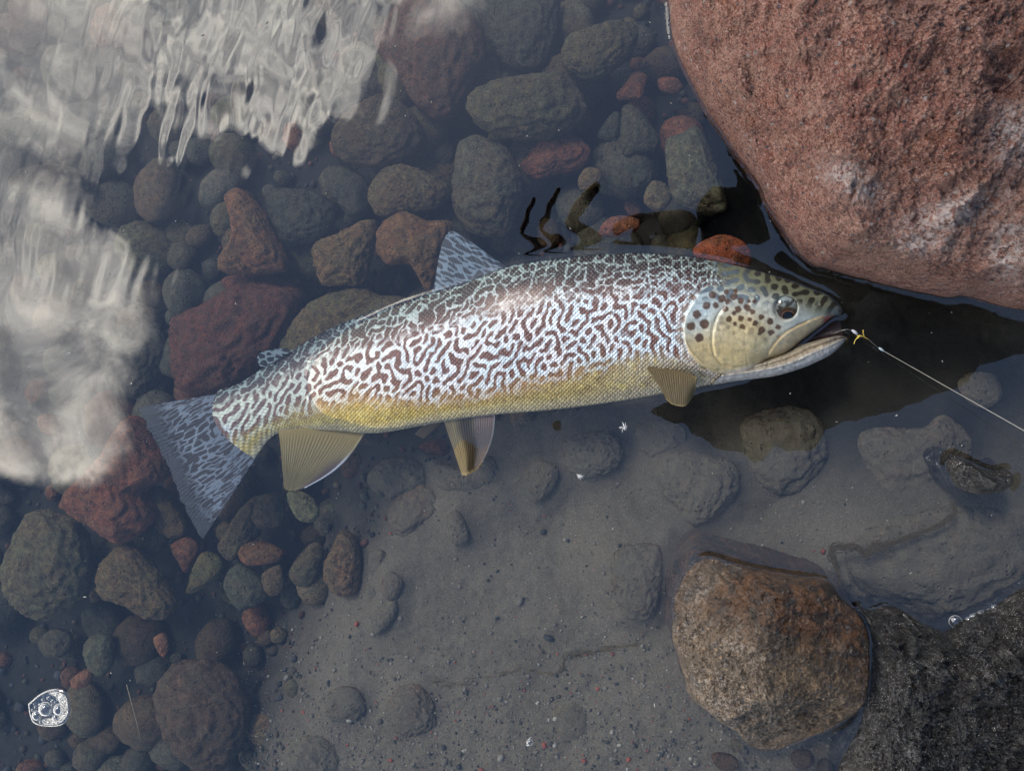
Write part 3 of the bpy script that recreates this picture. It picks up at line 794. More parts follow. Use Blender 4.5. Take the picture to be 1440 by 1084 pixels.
# gravel grit: nobody could count it
def joined_gravel(name, n, where, size, label, colfn, seed):
    r_ = np.random.default_rng(seed)
    d, f = ICO[2] if False else (ICO1[0], ICO1[1])
    V = []; Fc = []; C = []
    k = 0
    while k < n:
        px, py, s = where(r_)
        hb = P(px, py, -0.05)
        z = float(bed_at(hb[0], hb[1]))
        w = P(px, py, z); z = float(bed_at(w[0], w[1]))
        rr = s * MPP(z)
        sc = rr * r_.uniform(0.6, 1.25, 3) * np.array([1, 1, 0.75])
        a = r_.uniform(0, 6.28); ca, sa = math.cos(a), math.sin(a)
        vv_ = d * sc * r_.uniform(0.8, 1.2, (len(d), 1))
        vv_ = np.stack([vv_[:, 0] * ca - vv_[:, 1] * sa, vv_[:, 0] * sa + vv_[:, 1] * ca, vv_[:, 2]], -1)
        V.append(vv_ + np.array([w[0], w[1], z + rr * 0.25])); Fc.append(f + k * len(d))
        C.append(np.repeat(np.array(colfn(r_))[None], len(d), 0)); k += 1
    me = make_mesh(name, np.concatenate(V), np.concatenate(Fc), smooth=False)
    set_col(me, 'Col', np.concatenate(C))
    m, N = new_mat(name)
    b = N.principled(Base_Color=N.attr('Col'), Roughness=0.9, Specular_IOR_Level=0.2); N.out(b.outputs[0])
    return obj(name, me, m, kind='stuff', label=label, cat='gravel')
def ico1():
    bm = bmesh.new(); bmesh.ops.create_icosphere(bm, subdivisions=1, radius=1.0)
    v = np.array([x.co[:] for x in bm.verts]); f = np.array([[x.index for x in fc.verts] for fc in bm.faces]); bm.free(); return v, f
ICO1 = ico1()
def w_grit(r_):
    while True:
        px = r_.uniform(300, 1200); py = r_.uniform(680, 1100)
        dens = sstep(np.array(py), 820, 1084) * 0.9 + 0.12
        if r_.random() < dens: break
    return px, py, float(np.clip(r_.lognormal(-0.05, 0.55), 0.6, 4.5)) * (1.5 if r_.random() < 0.06 else 1.0)
def c_grit(r_):
    t = r_.random()
    base = np.array([0.17, 0.15, 0.125]) * r_.uniform(0.4, 1.5)
    if t < 0.05: base = np.array([0.30, 0.085, 0.06]) * r_.uniform(0.7, 1.2)
    elif t < 0.22: base = np.array([0.05, 0.05, 0.05])
    elif t < 0.27: base = np.array([0.33, 0.30, 0.25])
    return base
def w_rubble(r_):
    while True:
        px = r_.uniform(-20, 1010); py = r_.uniform(-20, 1100)
        if bed_px_height(np.array([px]), np.array([py]))[1][0] < 0.75: break
    return px, py, float(np.clip(r_.lognormal(1.3, 0.5), 1.5, 9.0))
def c_rubble(r_):
    base = np.array([[0.045, 0.046, 0.044], [0.07, 0.055, 0.04], [0.06, 0.06, 0.045], [0.10, 0.045, 0.034], [0.05, 0.05, 0.055]][r_.integers(0, 5)])
    return base * r_.uniform(0.6, 1.4)
joined_gravel('rubble', 3000, w_rubble, 1, 'dark gravel lying between the submerged stones', c_rubble, 8)
joined_gravel('gravel', 9000, w_grit, 1, 'fine grey and reddish grit scattered over the silt', c_grit, 5)

# ------------------------------------------------------------------ the trout
def turing(nx, ny, lam, bias, seed, iters=36, aniso=1.0):
    """Labyrinth skin pattern: short-range activation against longer-range inhibition."""
    r_ = np.random.default_rng(seed)
    u = r_.normal(size=(nx, ny)) * 0.3
    kx = np.fft.fftfreq(nx)[:, None] * aniso; ky = np.fft.fftfreq(ny)[None, :]
    k2 = (2 * PI) ** 2 * (kx ** 2 + ky ** 2)
    s1 = lam * 0.17; s2 = lam * 0.33
    G = np.exp(-k2 * s1 ** 2 / 2) - 0.98 * np.exp(-k2 * s2 ** 2 / 2)
    G = G / G.max()
    for _ in range(iters):
        u = np.tanh(2.6 * np.real(np.fft.ifft2(np.fft.fft2(u) * G)) + bias)
    return u

def sample(tex, x, y):
    nx, ny = tex.shape
    x = np.mod(x, nx); y = np.mod(y, ny)
    i = np.floor(x).astype(int); j = np.floor(y).astype(int); fx = x - i; fy = y - j
    i1 = (i + 1) % nx; j1 = (j + 1) % ny; i %= nx; j %= ny
    return (tex[i, j] * (1 - fx) * (1 - fy) + tex[i1, j] * fx * (1 - fy) + tex[i, j1] * (1 - fx) * fy + tex[i1, j1] * fx * fy)

def cells(x, y, seed, jitter=0.95, merge=0.34, hearts=0.3):
    """Dark cells in a pale net: distance to the nearest kept cell border (0 on the border), and to pale hearts."""
    i0 = np.floor(x).astype(np.int64); j0 = np.floor(y).astype(np.int64)
    d1 = np.full(x.shape, 9.0); d2 = np.full(x.shape, 9.0); d3 = np.full(x.shape, 9.0)
    k1 = np.zeros(x.shape, np.int64); k2 = k1.copy(); k3 = k1.copy()
    for di in (-2, -1, 0, 1, 2):
        for dj in (-2, -1, 0, 1, 2):
            h = _hash(i0 + di, j0 + dj, 0 * i0, seed)
            px = i0 + di + 0.5 + jitter * ((h & 1023) / 1023.0 - 0.5); py = j0 + dj + 0.5 + jitter * (((h >> 10) & 1023) / 1023.0 - 0.5)
            d = np.hypot(x - px, y - py)
            a1 = d < d1; a2 = (~a1) & (d < d2); a3 = (~a1) & (~a2) & (d < d3)
            d3 = np.where(a1 | a2, d2, np.where(a3, d, d3)); k3 = np.where(a1 | a2, k2, np.where(a3, h, k3))
            d2 = np.where(a1, d1, np.where(a2, d, d2)); k2 = np.where(a1, k1, np.where(a2, h, k2))
            d1 = np.where(a1, d, d1); k1 = np.where(a1, h, k1)
    def kept(a, b):
        q = _hash(np.minimum(a, b) & 0xFFFFF, np.maximum(a, b) & 0xFFFFF, 0 * a, seed + 7) & 1023
        return q > merge * 1023
    e2 = np.where(kept(k1, k2), d2 - d1, 9.0); e3 = np.where(kept(k1, k3), d3 - d1, 9.0)
    edge = np.minimum(np.minimum(e2, e3), 0.9)
    heart = np.where((k1 >> 20 & 1023) < hearts * 1023, d1, 9.0)
    return edge, heart

MAZE = turing(768, 320, 15.0, -0.30, 12, iters=24)
MAZE_FINE = turing(768, 320, 13.0, -0.24, 14)
SPOTS = turing(512, 256, 15.0, -0.35, 15)
STREAK = turing(512, 256, 14.0, 0.12, 18, aniso=2.6)

TOP = [(309,548),(326,543),(345,534),(379,511),(402,497),(428,482),(470,459),(530,436),(580,419),(610,410),(650,398),(710,376),(760,367),(830,359),(900,356),(960,360),(1000,366),(1032,373),(1065,381),(1090,388),(1112,395),(1136,405),(1160,414),(1179,428),(1184,437)]
BOT = [(358,644),(368,630),(378,618),(395,608),(433,604),(480,606),(513,609),(547,607),(623,593),(697,583),(780,576),(850,567),(897,560),(940,552),(978,546),(990,543),(1042,534),(1062,523),(1080,508),(1105,497),(1129,478),(1143,467),(1157,457),(1169,448),(1182,444)]
TOPc = np.array(TOP, float); BOTc = np.array(BOT, float)
# matched stations by arc length along the middle
ns = 820; nv = 210
tt = np.linspace(0, 1, ns)
up = spline(TOP, 4000); lo_ = spline(BOT, 4000)
def by_x(curve, xq):
    o = np.argsort(curve[:, 0]); return np.interp(xq, curve[o, 0], curve[o, 1])
# stations: the section lines lean near the tail and stand upright along the body
xu = 309 + (1184 - 309) * tt
lean = 49 * (1 - sstep(xu, 309, 470)) + 0 * xu
xl = np.minimum(xu + lean, 1183)
yu = by_x(up, xu); yl = by_x(lo_, xl)
vfrac = 0.5 - 0.5 * np.cos(np.linspace(0.10, PI - 0.10, nv)); vfrac = (vfrac - vfrac[0]) / (vfrac[-1] - vfrac[0])
FX = xu[:, None] + (xl - xu)[:, None] * vfrac[None]
FY = yu[:, None] + (yl - yu)[:, None] * vfrac[None]
FX = FX - 30 * (np.sin(vfrac * PI) ** 0.8)[None] * ((1 - sstep(xu, 309, 372)) ** 1.6)[:, None]   # rounded root of the tail
half = np.hypot(xl - xu, yl - yu) / 2
def thick(x):
    return np.interp(x, [309, 340, 400, 520, 700, 900, 1000, 1060, 1110, 1150, 1184], [0.0055, 0.0085, 0.0125, 0.0205, 0.0275, 0.0300, 0.0290, 0.0265, 0.0205, 0.0135, 0.0060])
def zmid(x):
    return np.interp(x, [309, 360, 450, 560, 700, 900, 1184], [-0.032, -0.024, -0.0115, -0.0065, -0.0050, -0.0050, -0.0040])
arch = np.sqrt(np.clip(1 - (2 * vfrac - 1) ** 2 * 0.985, 0, 1))
arch = arch ** 1.05
# the back is the thick side: highest line sits a bit above the middle
FZ = zmid(xu)[:, None] + thick(xu)[:, None] * arch[None]

ZH = lambda L: [(900 + a / 4.235, 360 + b / 4.235) for a, b in L]
OPER = ZH([(400,172),(350,215),(310,280),(272,350),(256,430),(264,500),(292,580),(350,645),(440,690),(560,712),(660,705)])
PREOP = ZH([(515,298),(478,345),(452,400),(438,460),(437,530),(450,590),(490,635),(560,655),(640,650)])
OPTOP = ZH([(400,172),(450,178),(520,186),(590,196),(650,215),(700,255)])
BR1 = ZH([(262,505),(300,575),(370,640),(470,680)]); BR2 = ZH([(258,545),(300,620),(370,680),(500,706)]); BR3 = ZH([(300,640),(380,700),(520,722)])
MAX_TOP = ZH([(748,612),(768,565),(800,520),(835,480),(870,450),(910,428),(950,408),(1010,385)])
MAX_POLY = ZH([(748,612),(768,565),(800,520),(835,480),(880,445),(940,408),(1020,375),(1090,350),(1110,390),(1030,452),(970,497),(900,560),(840,600),(790,622)])
GROOVE2 = ZH([(850,470),(900,440),(950,410)])
d_op, s_op, p_op = seg_dist(FX, FY, OPER)
in_head = (FX > 955)
lift = np.where(s_op < 0, 1.0, 0.0)
xop = by_x(np.array(OPER), FX[0] * 0 + 0) if False else None
# the gill cover stands proud of the flank along its rear rim
rim = sstep(np.where(s_op < 0, d_op, -d_op), -1.6, 1.6) * sstep(FY, 395, 408) * (FX < 1080)
FZ = FZ + 0.0016 * rim * np.exp(-np.clip(d_op, 0, None) / 26) - 0.0012 * np.exp(-((np.where(s_op < 0, d_op, -d_op) + 2.5) / 2.2) ** 2) * (FX < 1075) * (FY > 398)
def ridge(curve, amp, w, fade=(0.06, 0.94)):
    d, s, p = seg_dist(FX, FY, curve)
    return amp * np.exp(-(d / w) ** 2) * sstep(p, 0, fade[0] + 1e-3) * sstep(1 - p, 0, 1 - fade[1] + 1e-3)
d_pr, s_pr, p_pr = seg_dist(FX, FY, PREOP)
spr = np.where(s_pr < 0, d_pr, -d_pr)
FZ = FZ + 0.0006 * sstep(spr, -2.2, 2.5) * np.exp(-d_pr / 14) * (p_pr > 0.01) * (p_pr < 0.99) - 0.0009 * np.exp(-((spr + 2.2) / 1.8) ** 2) * sstep(p_pr, 0, .1) * sstep(1 - p_pr, 0, .1)
FZ = FZ - ridge(OPTOP, 0.0010, 1.8)
for c_ in (BR1, BR2, BR3): FZ = FZ + ridge(c_, 0.0010, 2.4) - ridge([(x + 1.5, y + 5) for x, y in c_], 0.0008, 1.8)
FZ = FZ - ridge(MAX_TOP, 0.0014, 1.9)
FZ = FZ + 0.0012 * inside(FX, FY, MAX_POLY) * sstep(seg_dist(FX, FY, MAX_POLY, True)[0], 0, 3.5)
EYE = (900 + 866 / 4.235, 360 + 312 / 4.235); ER = 19.6
de = np.hypot(FX - EYE[0], FY - EYE[1])
FZ = FZ + 0.0004 * np.exp(-((de - 20.5) / 3.2) ** 2) - 0.0035 * sstep(17.5 - de, -1, 4)
# nostril and soft unevenness of the skull
FZ = FZ - 0.0016 * np.exp(-((FX - 1150) ** 2 + (FY - 428) ** 2) / 7.0)
FZ = FZ + (0.00060 * fbm(p3(FX / 20, FY / 14), 77, 4, 0.55) - 0.00030 * np.abs(fbm(p3(FX / 9, FY / 26), 79, 2))) * sstep(FX, 955, 985) + 0.0005 * fbm(p3(FX / 70, FY / 40), 78, 2)

# ---- skin colour at every point of the flank (linear albedo)
def skin(x, y, v):
    n = lambda s, sd, o=3: fbm(p3(x / s, y / s), sd, o)
    back = 1 - sstep(v + 0.05 * n(40, 1), 0.06, 0.36)
    belly_line = np.interp(x, [300, 345, 420, 500, 600, 690, 800, 900, 960], [640, 612, 574, 556, 560, 549, 522, 500, 505])
    bel = sstep(y - belly_line + 12 * n(26, 2) + 9 * n(8, 4), -16, 20)
    warpx = 8 * n(26, 5); warpy = 8 * n(26, 6)
    yy = (v * 1.0) * 2 * np.interp(x, xu, half) 
    wx1 = x + warpx + 3.5 * n(9, 17, 2); wy1 = yy + 0.22 * x + warpy + 3.5 * n(9, 18, 2)
    k = sstep(v + 0.06 * n(30, 16, 2), 0.20, 0.34)
    e2_, h2 = cells(wx1 / 12.0, wy1 / 10.5, 4, 0.9, 0.26, 0.05)
    wn = 0.07 * n(12, 23, 2)
    m1 = sample(MAZE, (x + warpx + 2.5 * n(8, 17, 2)) * 1.42, (yy + 0.22 * x + warpy + 2.5 * n(8, 18, 2)) * 1.20)
    dk1 = sstep(m1 + 0.32 * n(11, 23, 2) + 0.34 * n(4.0, 24, 2) + 0.42, -0.46, 0.50)
    dk2 = sstep(e2_ + wn + 0.10 * n(4, 26, 2), 0.10, 0.26)
    # towards the belly and the gill cover the cells thin out to loose blotches
    loose = sstep(x, 760, 950) * sstep(v, 0.40, 0.70)
    dk1 = dk1 * (1 - 0.7 * loose * sstep(n(16, 27, 2), 0.10, 0.35))
    dark = dk1 * k + dk2 * (1 - k)
    silver = mixc((0.82, 0.83, 0.84), (0.70, 0.83, 0.89), sstep(n(60, 8) + (x - 700) / 900, -0.3, 0.5))
    silver = mixc(silver, (0.62, 0.66, 0.46), (1 - sstep(x, 330, 620)) * 0.65)
    lines = mixc(silver, (0.25, 0.33, 0.32), back)
    tail = 1 - sstep(x, 300, 345)
    lines = mixc(lines, (0.62, 0.68, 0.80), tail * sstep(y, 585, 612))
    darkc = mixc((0.165, 0.082, 0.072), (0.014, 0.013, 0.016), back)
    darkc = mixc(darkc, (0.19, 0.082, 0.050), sstep(y - belly_line, -40, -5) * 0.7)
    c = mixc(lines, darkc, dark)
    # rubbed pinkish patch on the upper flank
    pat = np.exp(-(((x - 722) / 44) ** 2 + ((y - 424 - (x - 722) * -0.28) / 15) ** 2))
    c = mixc(c, (0.34, 0.25, 0.21), np.clip(pat * 1.0, 0, 0.55))
    gold = mixc((0.46, 0.34, 0.065), (0.40, 0.30, 0.105), sstep(x, 560, 860))
    gold = mixc(gold, (0.44, 0.37, 0.25), sstep(x, 800, 960))
    gold = mixc(gold, (0.66, 0.54, 0.17), sstep(n(14, 9) + 0.5 * n(4, 29, 2), 0.0, 0.5) * 0.65)
    gold = mixc(gold, (0.20, 0.135, 0.04), sstep(n(20, 10) + 0.5 * n(5, 30, 2), 0.10, 0.5) * 0.6)
    gold = mixc(gold, (0.60, 0.54, 0.42), sstep(v, 0.90, 1.0) * 0.6)
    gold = gold * (1 + 0.5 * n(3.2, 33, 2))[..., None]
    rosy = np.exp(-((y - belly_line) / 15) ** 2) * sstep(x, 380, 480) * (1 - sstep(x, 760, 900))
    gold = mixc(gold, (0.50, 0.24, 0.14), rosy * 0.5)
    c = mixc(c, gold, bel)
    # ------------- head
    hx = 955 + 18 * np.cos((y - 470) / 60)
    d, s, p_ = seg_dist(x, y, OPER)
    sd_ = np.where(s < 0, d, -d)
    crown = by_x(up, x)
    front = sstep(x, 985, 1010) * sstep(crown + 52 - y, 0, 20)
    headm = np.clip(np.maximum(sstep(sd_, -1.0, 1.0) * (x > 955) * sstep(y, 398, 404), sstep(x - (1004 + (y - 366) * 0.35) + 14 * n(9, 35, 2), -16, 16) * (y < 404)), 0, 1)
    headm = np.maximum(headm, sstep(x, 1062, 1066))
    vh = np.clip((y - crown) / 150.0, 0, 2)
    base = mixc((0.15, 0.165, 0.105), (0.47, 0.52, 0.49), sstep(vh + 0.05 * n(20, 11), 0.10, 0.34))
    cheek = np.exp(-(((x - 1033) / 52) ** 2 + ((y - 478) / 36) ** 2))
    base = mixc(base, (0.58, 0.47, 0.25), np.clip(cheek * 1.8, 0, 0.92))
    base = mixc(base, (0.45, 0.56, 0.59), np.exp(-(((x - 986) / 26) ** 2 + ((y - 432) / 34) ** 2)) * 0.9)
    base = mixc(base, (0.52, 0.40, 0.19), sstep(vh, 0.66, 0.86) * 0.85)
    base = mixc(base, (0.50, 0.45, 0.38), sstep(y - np.interp(x, [960, 1000, 1040, 1085], [520, 527, 517, 506]), -4, 6) * 0.9)
    base = mixc(base, (0.16, 0.17, 0.12), sstep(x, 1112, 1150) * (1 - sstep(y - crown, 18, 32)) * 0.85)
    base = mixc(base, (0.06, 0.08, 0.10), sstep(x, 1160, 1178) * sstep(452 - y, 0, 8) * 0.8)
    # pale streaks and speckle
    base = base * (1 + 0.30 * n(7, 12) + 0.25 * n(2.5, 14, 2) + 0.2 * n(25, 15))[..., None]
    blotch = sstep(sample(SPOTS, x * 1.15, y * 1.35 + 40) + 0.35 + 0.1 * n(6, 13), -0.15, 0.3)
    topm = 1 - sstep(y - crown - np.interp(x, [960, 1060, 1110, 1180], [62, 50, 26, 22]), -8, 8)
    topc = mixc((0.10, 0.14, 0.17), (0.015, 0.014, 0.013), sstep(x + (crown - y) * 1.4, 1000, 1075))
    base = mixc(base, topc, blotch * topm * 0.92)
    SP = [(432,232,23),(395,295,24),(452,295,20),(338,347,25),(303,418,27),(383,405,29),(353,487,27),(490,255,24),(522,270,17),(515,215,16),(560,243,23),(600,267,20),(645,270,12),(680,270,14),(570,207,15),(510,315,20),(583,318,20),(563,340,15),(530,375,18),(600,372,17),(565,403,13),(652,378,13),(685,400,18),(610,422,17),(640,308,20),(668,330,19),(722,362,18),(775,390,20),(823,422,18),(725,440,20),(712,462,14),(780,455,19),(280,295,18),(320,240,18),(352,205,15)]
    FAINT = [(660,448,21),(745,497,14),(480,370,15),(525,425,15),(488,402,14),(470,440,12),(560,460,12),(820,480,14),(905,467,10)]
    wx = x + 2.2 * n(6, 21); wy = y + 2.2 * n(6, 22)
    sp = np.zeros(x.shape); fa = np.zeros(x.shape)
    for a, b, r in SP: sp = np.maximum(sp, sstep(r / 4.235 - np.hypot(wx - 900 - a / 4.235, wy - 360 - b / 4.235), -0.9, 0.9))
    for a, b, r in FAINT: fa = np.maximum(fa, sstep(r / 4.235 - np.hypot(wx - 900 - a / 4.235, wy - 360 - b / 4.235), -1.5, 1.5))
    base = mixc(base, (0.085, 0.040, 0.022), sp * 0.93)
    base = mixc(base, (0.16, 0.10, 0.06), fa * 0.5)
    mxp = inside(x, y, MAX_POLY)
    mcol = mixc((0.50, 0.38, 0.20), (0.34, 0.28, 0.17), sstep(n(9, 31), -0.2, 0.4))
    base = np.where(mxp[..., None], mixc(base, mcol, np.full(x.shape, 0.85)), base)
    red = np.exp(-(((x - 1165) / 7) ** 2 + ((y - 450) / 5) ** 2))
    base = mixc(base, (0.33, 0.045, 0.04), np.clip(red * 1.3, 0, 0.9))
    c = mixc(c, np.clip(base, 0.01, 0.9), headm)
    # pale collar just behind the gill cover
    col = np.exp(-((sd_ + 5.5) / 4.0) ** 2) * (x < 1010) * sstep(y, 405, 430)
    c = mixc(c, (0.55, 0.46, 0.38), col * 0.75)
    scale = (1 - headm) * sstep(-sd_, 2, 14) if False else (1 - headm)
    shine = np.clip((1 - dark * 0.75) * (1 - bel * 0.35), 0, 1)
    return np.clip(c, 0.004, 0.92), scale, shine

V = np.broadcast_to(vfrac[None], FX.shape)
fcol, fscale, fshine = skin(FX, FY, V)
Ptop = P(FX, FY, FZ)
# far flank: a coarser mirror of the near one, closing the body
nb = 14
vb = np.linspace(0, 1, nb + 2)[1:-1]
archb = np.sqrt(np.clip(1 - (2 * vb - 1) ** 2, 0, 1))
edge_u = Ptop[:, 0]; edge_l = Ptop[:, -1]
under = edge_u[:, None] * (1 - vb)[None, :, None] + edge_l[:, None] * vb[None, :, None]
under = under + 0
under[..., 2] -= thick(xu)[:, None] * archb[None] * 1.0
body = np.concatenate([Ptop, under[:, ::-1]], 1)      # a closed loop of nv + nb points per station
nl = nv + nb
fidx = []
a, b = np.meshgrid(np.arange(ns - 1), np.arange(nl), indexing='ij')
bq = (b + 1) % nl
fidx = np.stack([a * nl + b, a * nl + bq, (a + 1) * nl + bq, (a + 1) * nl + b], -1).reshape(-1, 4)
cu = np.concatenate([fcol, np.repeat(fcol[:, -1:], nb, 1)], 1).reshape(-1, 3)
su = np.concatenate([fscale, np.zeros((ns, nb))], 1).ravel()
hu = np.concatenate([fshine, np.ones((ns, nb)) * 0.6], 1).ravel()
# scale lattice coordinates: along the body and round it
alen = np.cumsum(np.r_[0, np.hypot(np.diff((xu + xl) / 2), np.diff((yu + yl) / 2))])
SU = np.broadcast_to(alen[:, None], FX.shape); SV = (vfrac[None] - 0.5) * (2 * half[:, None]) * 1.06
SV = SV + 0.0 * SU
sx = np.concatenate([SU, np.zeros((ns, nb))], 1).ravel(); sy = np.concatenate([SV, np.zeros((ns, nb))], 1).ravel()
vb_ = body.reshape(-1, 3)
# the lower jaw, swept from under the cheek to its tip
JU = spline([(1030,512),(1062,510),(1088,502),(1108,495),(1128,485),(1155,477),(1178,472),(1190,474)], 150)
JL = spline([(1000,542),(1042,535),(1089,529),(1127,518),(1155,506),(1172,496),(1184,485),(1191,476)], 150)
njv = 46
jf = np.linspace(0, 1, njv)
JX = JU[:, None, 0] * (1 - jf)[None] + JL[:, None, 0] * jf[None]; JY = JU[:, None, 1] * (1 - jf)[None] + JL[:, None, 1] * jf[None]
jt = np.interp(JU[:, 0], [1030, 1090, 1150, 1190], [0.015, 0.0135, 0.009, 0.0030])
jar = np.sqrt(np.clip(1 - (2 * jf - 1) ** 2 * 0.98, 0, 1)) ** 0.8
JZ = np.interp(JU[:, 0], [1030, 1100, 1190], [-0.004, -0.0035, -0.002])[:, None] + jt[:, None] * jar[None]
JZ = JZ + 0.0012 * np.exp(-((jf - 0.16) / 0.07) ** 2)[None] - 0.0014 * np.exp(-((jf - 0.36) / 0.07) ** 2)[None] + 0.0009 * np.exp(-((jf - 0.56) / 0.06) ** 2)[None]
jn = lambda s, sd: fbm(p3(JX / s, JY / s), sd, 3)
jc = mixc((0.46, 0.40, 0.30), (0.50, 0.49, 0.47), np.broadcast_to(sstep(jf, 0.3, 0.7)[None], JX.shape))
jc = mixc(jc, (0.36, 0.25, 0.12), np.exp(-((jf - 0.28) / 0.12) ** 2)[None] * sstep(JX, 1060, 1110) * 0.6)
jc = mixc(jc, (0.22, 0.22, 0.22), sstep(JX, 1150, 1188) * 0.6)
jc = mixc(jc, (0.13, 0.11, 0.09), sstep(jn(5, 52) + 0.5 * jn(13, 53), 0.12, 0.5) * 0.55)
jc = np.clip(jc * (0.85 + 0.45 * jn(6, 51) + 0.3 * jn(2.5, 54))[..., None], 0.02, 0.9)
JZ = JZ + 0.0007 * jn(9, 55) + 0.0004 * jn(4, 56)
jtop = P(JX, JY, JZ)
jb = 8; vj = np.linspace(0, 1, jb + 2)[1:-1]
ju_ = jtop[:, 0][:, None] * (1 - vj)[None, :, None] + jtop[:, -1][:, None] * vj[None, :, None]
ju_[..., 2] -= jt[:, None] * np.sqrt(1 - (2 * vj - 1) ** 2)[None]
jaw = np.concatenate([jtop, ju_[:, ::-1]], 1); njl = njv + jb
a, b = np.meshgrid(np.arange(len(JU) - 1), np.arange(njl), indexing='ij'); bq = (b + 1) % njl
jfc = np.stack([a * njl + b, a * njl + bq, (a + 1) * njl + bq, (a + 1) * njl + b], -1).reshape(-1, 4) + len(vb_)
allv = np.concatenate([vb_, jaw.reshape(-1, 3)])
allc = np.concatenate([cu, np.concatenate([jc, np.repeat(jc[:, -1:], jb, 1)], 1).reshape(-1, 3)])
nj = jaw.shape[0] * njl
base_pt = P(740, 500, 0.0); base_pt[2] = -0.04
me = make_mesh('body', allv - base_pt, np.concatenate([fidx, jfc]))
set_col(me, 'Col', allc)
set_f(me, 'scalemask', np.r_[su, np.zeros(nj)]); set_f(me, 'shine', np.r_[hu, np.full(nj, 0.5)])
set_col(me, 'lattice', np.stack([np.r_[sx, np.zeros(nj)], np.r_[sy, np.zeros(nj)], np.zeros(len(sx) + nj)], -1))

def skin_material():
    m, N = new_mat('trout_skin')
    lat = N.attr('lattice', 'Vector')
    mp = N.n('ShaderNodeMapping'); N.link(lat, mp.inputs[0])
    mp.inputs['Rotation'].default_value = (0, 0, math.radians(45)); mp.inputs['Scale'].default_value = (0.215, 0.225, 1)
    v1 = N.n('ShaderNodeTexVoronoi', voronoi_dimensions='2D'); N.link(mp.outputs[0], v1.inputs['Vector'])
    v1.inputs['Scale'].default_value = 1.0; v1.inputs['Randomness'].default_value = 0.22
    dist = v1.outputs['Distance']
    sm = N.attr('scalemask', 'Fac')
    dot = N.math('MULTIPLY', N.smooth(dist, 0.52, 0.12), sm)
    gap = N.math('MULTIPLY', N.smooth(dist, 0.42, 0.66), sm)
    c = N.attr('Col')
    c = N.mix(N.math('MULTIPLY', dot, 0.22), c, N.mix(0.5, c, (0.66, 0.58, 0.58, 1)))  # scale highlights painted into the colour as lighter centres
    c = N.mix(N.math('MULTIPLY', gap, 0.45), c, N.mix(1.0, c, (0.45, 0.45, 0.5, 1), 'MULTIPLY'))
    sepc = N.n('ShaderNodeSeparateColor'); N.link(v1.outputs['Color'], sepc.inputs[0])
    c = N.mix(N.math('MULTIPLY', sm, 0.35), c, N.mix(sepc.outputs[0], N.mix(1.0, c, (0.45, 0.45, 0.47, 1), 'MULTIPLY'), N.mix(1.0, c, (1.45, 1.45, 1.42, 1), 'MULTIPLY')))
    geo = N.n('ShaderNodeNewGeometry')
    nz = N.noise(geo.outputs['Position'], 700, 3, 0.6)
    hgt = N.math('ADD', N.math('MULTIPLY', dot, 1.0), N.math('MULTIPLY', nz, 0.12))
    nrm = N.bump(hgt, 0.00055, 0.9)
    sh = N.attr('shine', 'Fac')
    b = N.principled(Base_Color=c, Roughness=N.math('MULTIPLY_ADD', sh, -0.10, 0.42), Specular_IOR_Level=N.math('MULTIPLY_ADD', sh, 0.45, 0.35), Metallic=N.math('MULTIPLY', sh, 0.12), Coat_Weight=0.10, Coat_Roughness=0.15, Normal=nrm)
    N.out(b.outputs[0]); return m
M_SKIN = skin_material()
trout = obj('trout', None, label='long trout with maze-like dark markings on silver flank and gold belly, floating in the water', cat='fish', loc=base_pt)
obj('body', me, M_SKIN, trout)

def local(v):
    return v - base_pt

# ---- mouth lining: the floor of the open gape
mu = spline([(1100,492),(1129,474),(1145,463),(1160,453),(1180,446)], 40); ml = spline([(1096,500),(1126,490),(1150,482),(1172,477),(1186,474)], 40)
mf = np.linspace(0, 1, 12)
MX = mu[:, None, 0] * (1 - mf) + ml[:, None, 0] * mf; MY = mu[:, None, 1] * (1 - mf) + ml[:, None, 1] * mf
MZ = -0.006 + 0.006 * (2 * mf - 1)[None] ** 2 + 0 * MX
lining = make_mesh('mouth_lining', local(P(MX, MY, MZ).reshape(-1, 3)), grid_faces(40, 12, flip=True))
obj('mouth_lining', lining, plain('mouth_flesh', (0.035, 0.018, 0.018), 0.35, 0.5, nscale=500), trout)

# ---- eye
ez = float(zmid(1104) + thick(1104) * 0.80)
th = np.linspace(0, 2 * PI, 72, endpoint=False); ph = np.linspace(0, 1, 30)
TH, PH = np.meshgrid(th, ph, indexing='ij')
er = ER * np.sin(PH * PI / 2)
EX = EYE[0] + er * np.cos(TH); EYY = EYE[1] + er * np.sin(TH)
EZ = ez - 0.0018 + 0.0048 * np.cos(PH * PI / 2)
en = lambda s, sd: fbm(p3(EX / s, EYY / s), sd, 3)
ec = mixc((0.22, 0.27, 0.27), (0.09, 0.085, 0.05), sstep(EYY - EYE[1] + 2 * en(7, 1), -12, 4))  # pale bluish upper half paints the sky's reflection into the eye colour
blo = sstep(en(6.5, 61) + 0.12, 0.05, 0.3)
ec = mixc(ec, (0.018, 0.014, 0.010), blo * 0.85)
ec = mixc(ec, (0.02, 0.017, 0.012), sstep(er, 15.2, 17.6) * sstep(EX - EYE[0], -4, 8) * 0.9)
iris_c = (900 + 882 / 4.235, 360 + 357 / 4.235)
di = np.hypot((EX - iris_c[0]) / 1.25, (EYY - iris_c[1]))
ec = mixc(ec, (0.055, 0.032, 0.018), 1 - sstep(di, 10.5, 13.5))
eme = make_mesh('eye', local(P(EX, EYY, EZ).reshape(-1, 3)), grid_faces(72, 30, wrap_u=True, flip=False))
set_col(eme, 'Col', np.clip(ec, 0.004, 0.9).reshape(-1, 3))
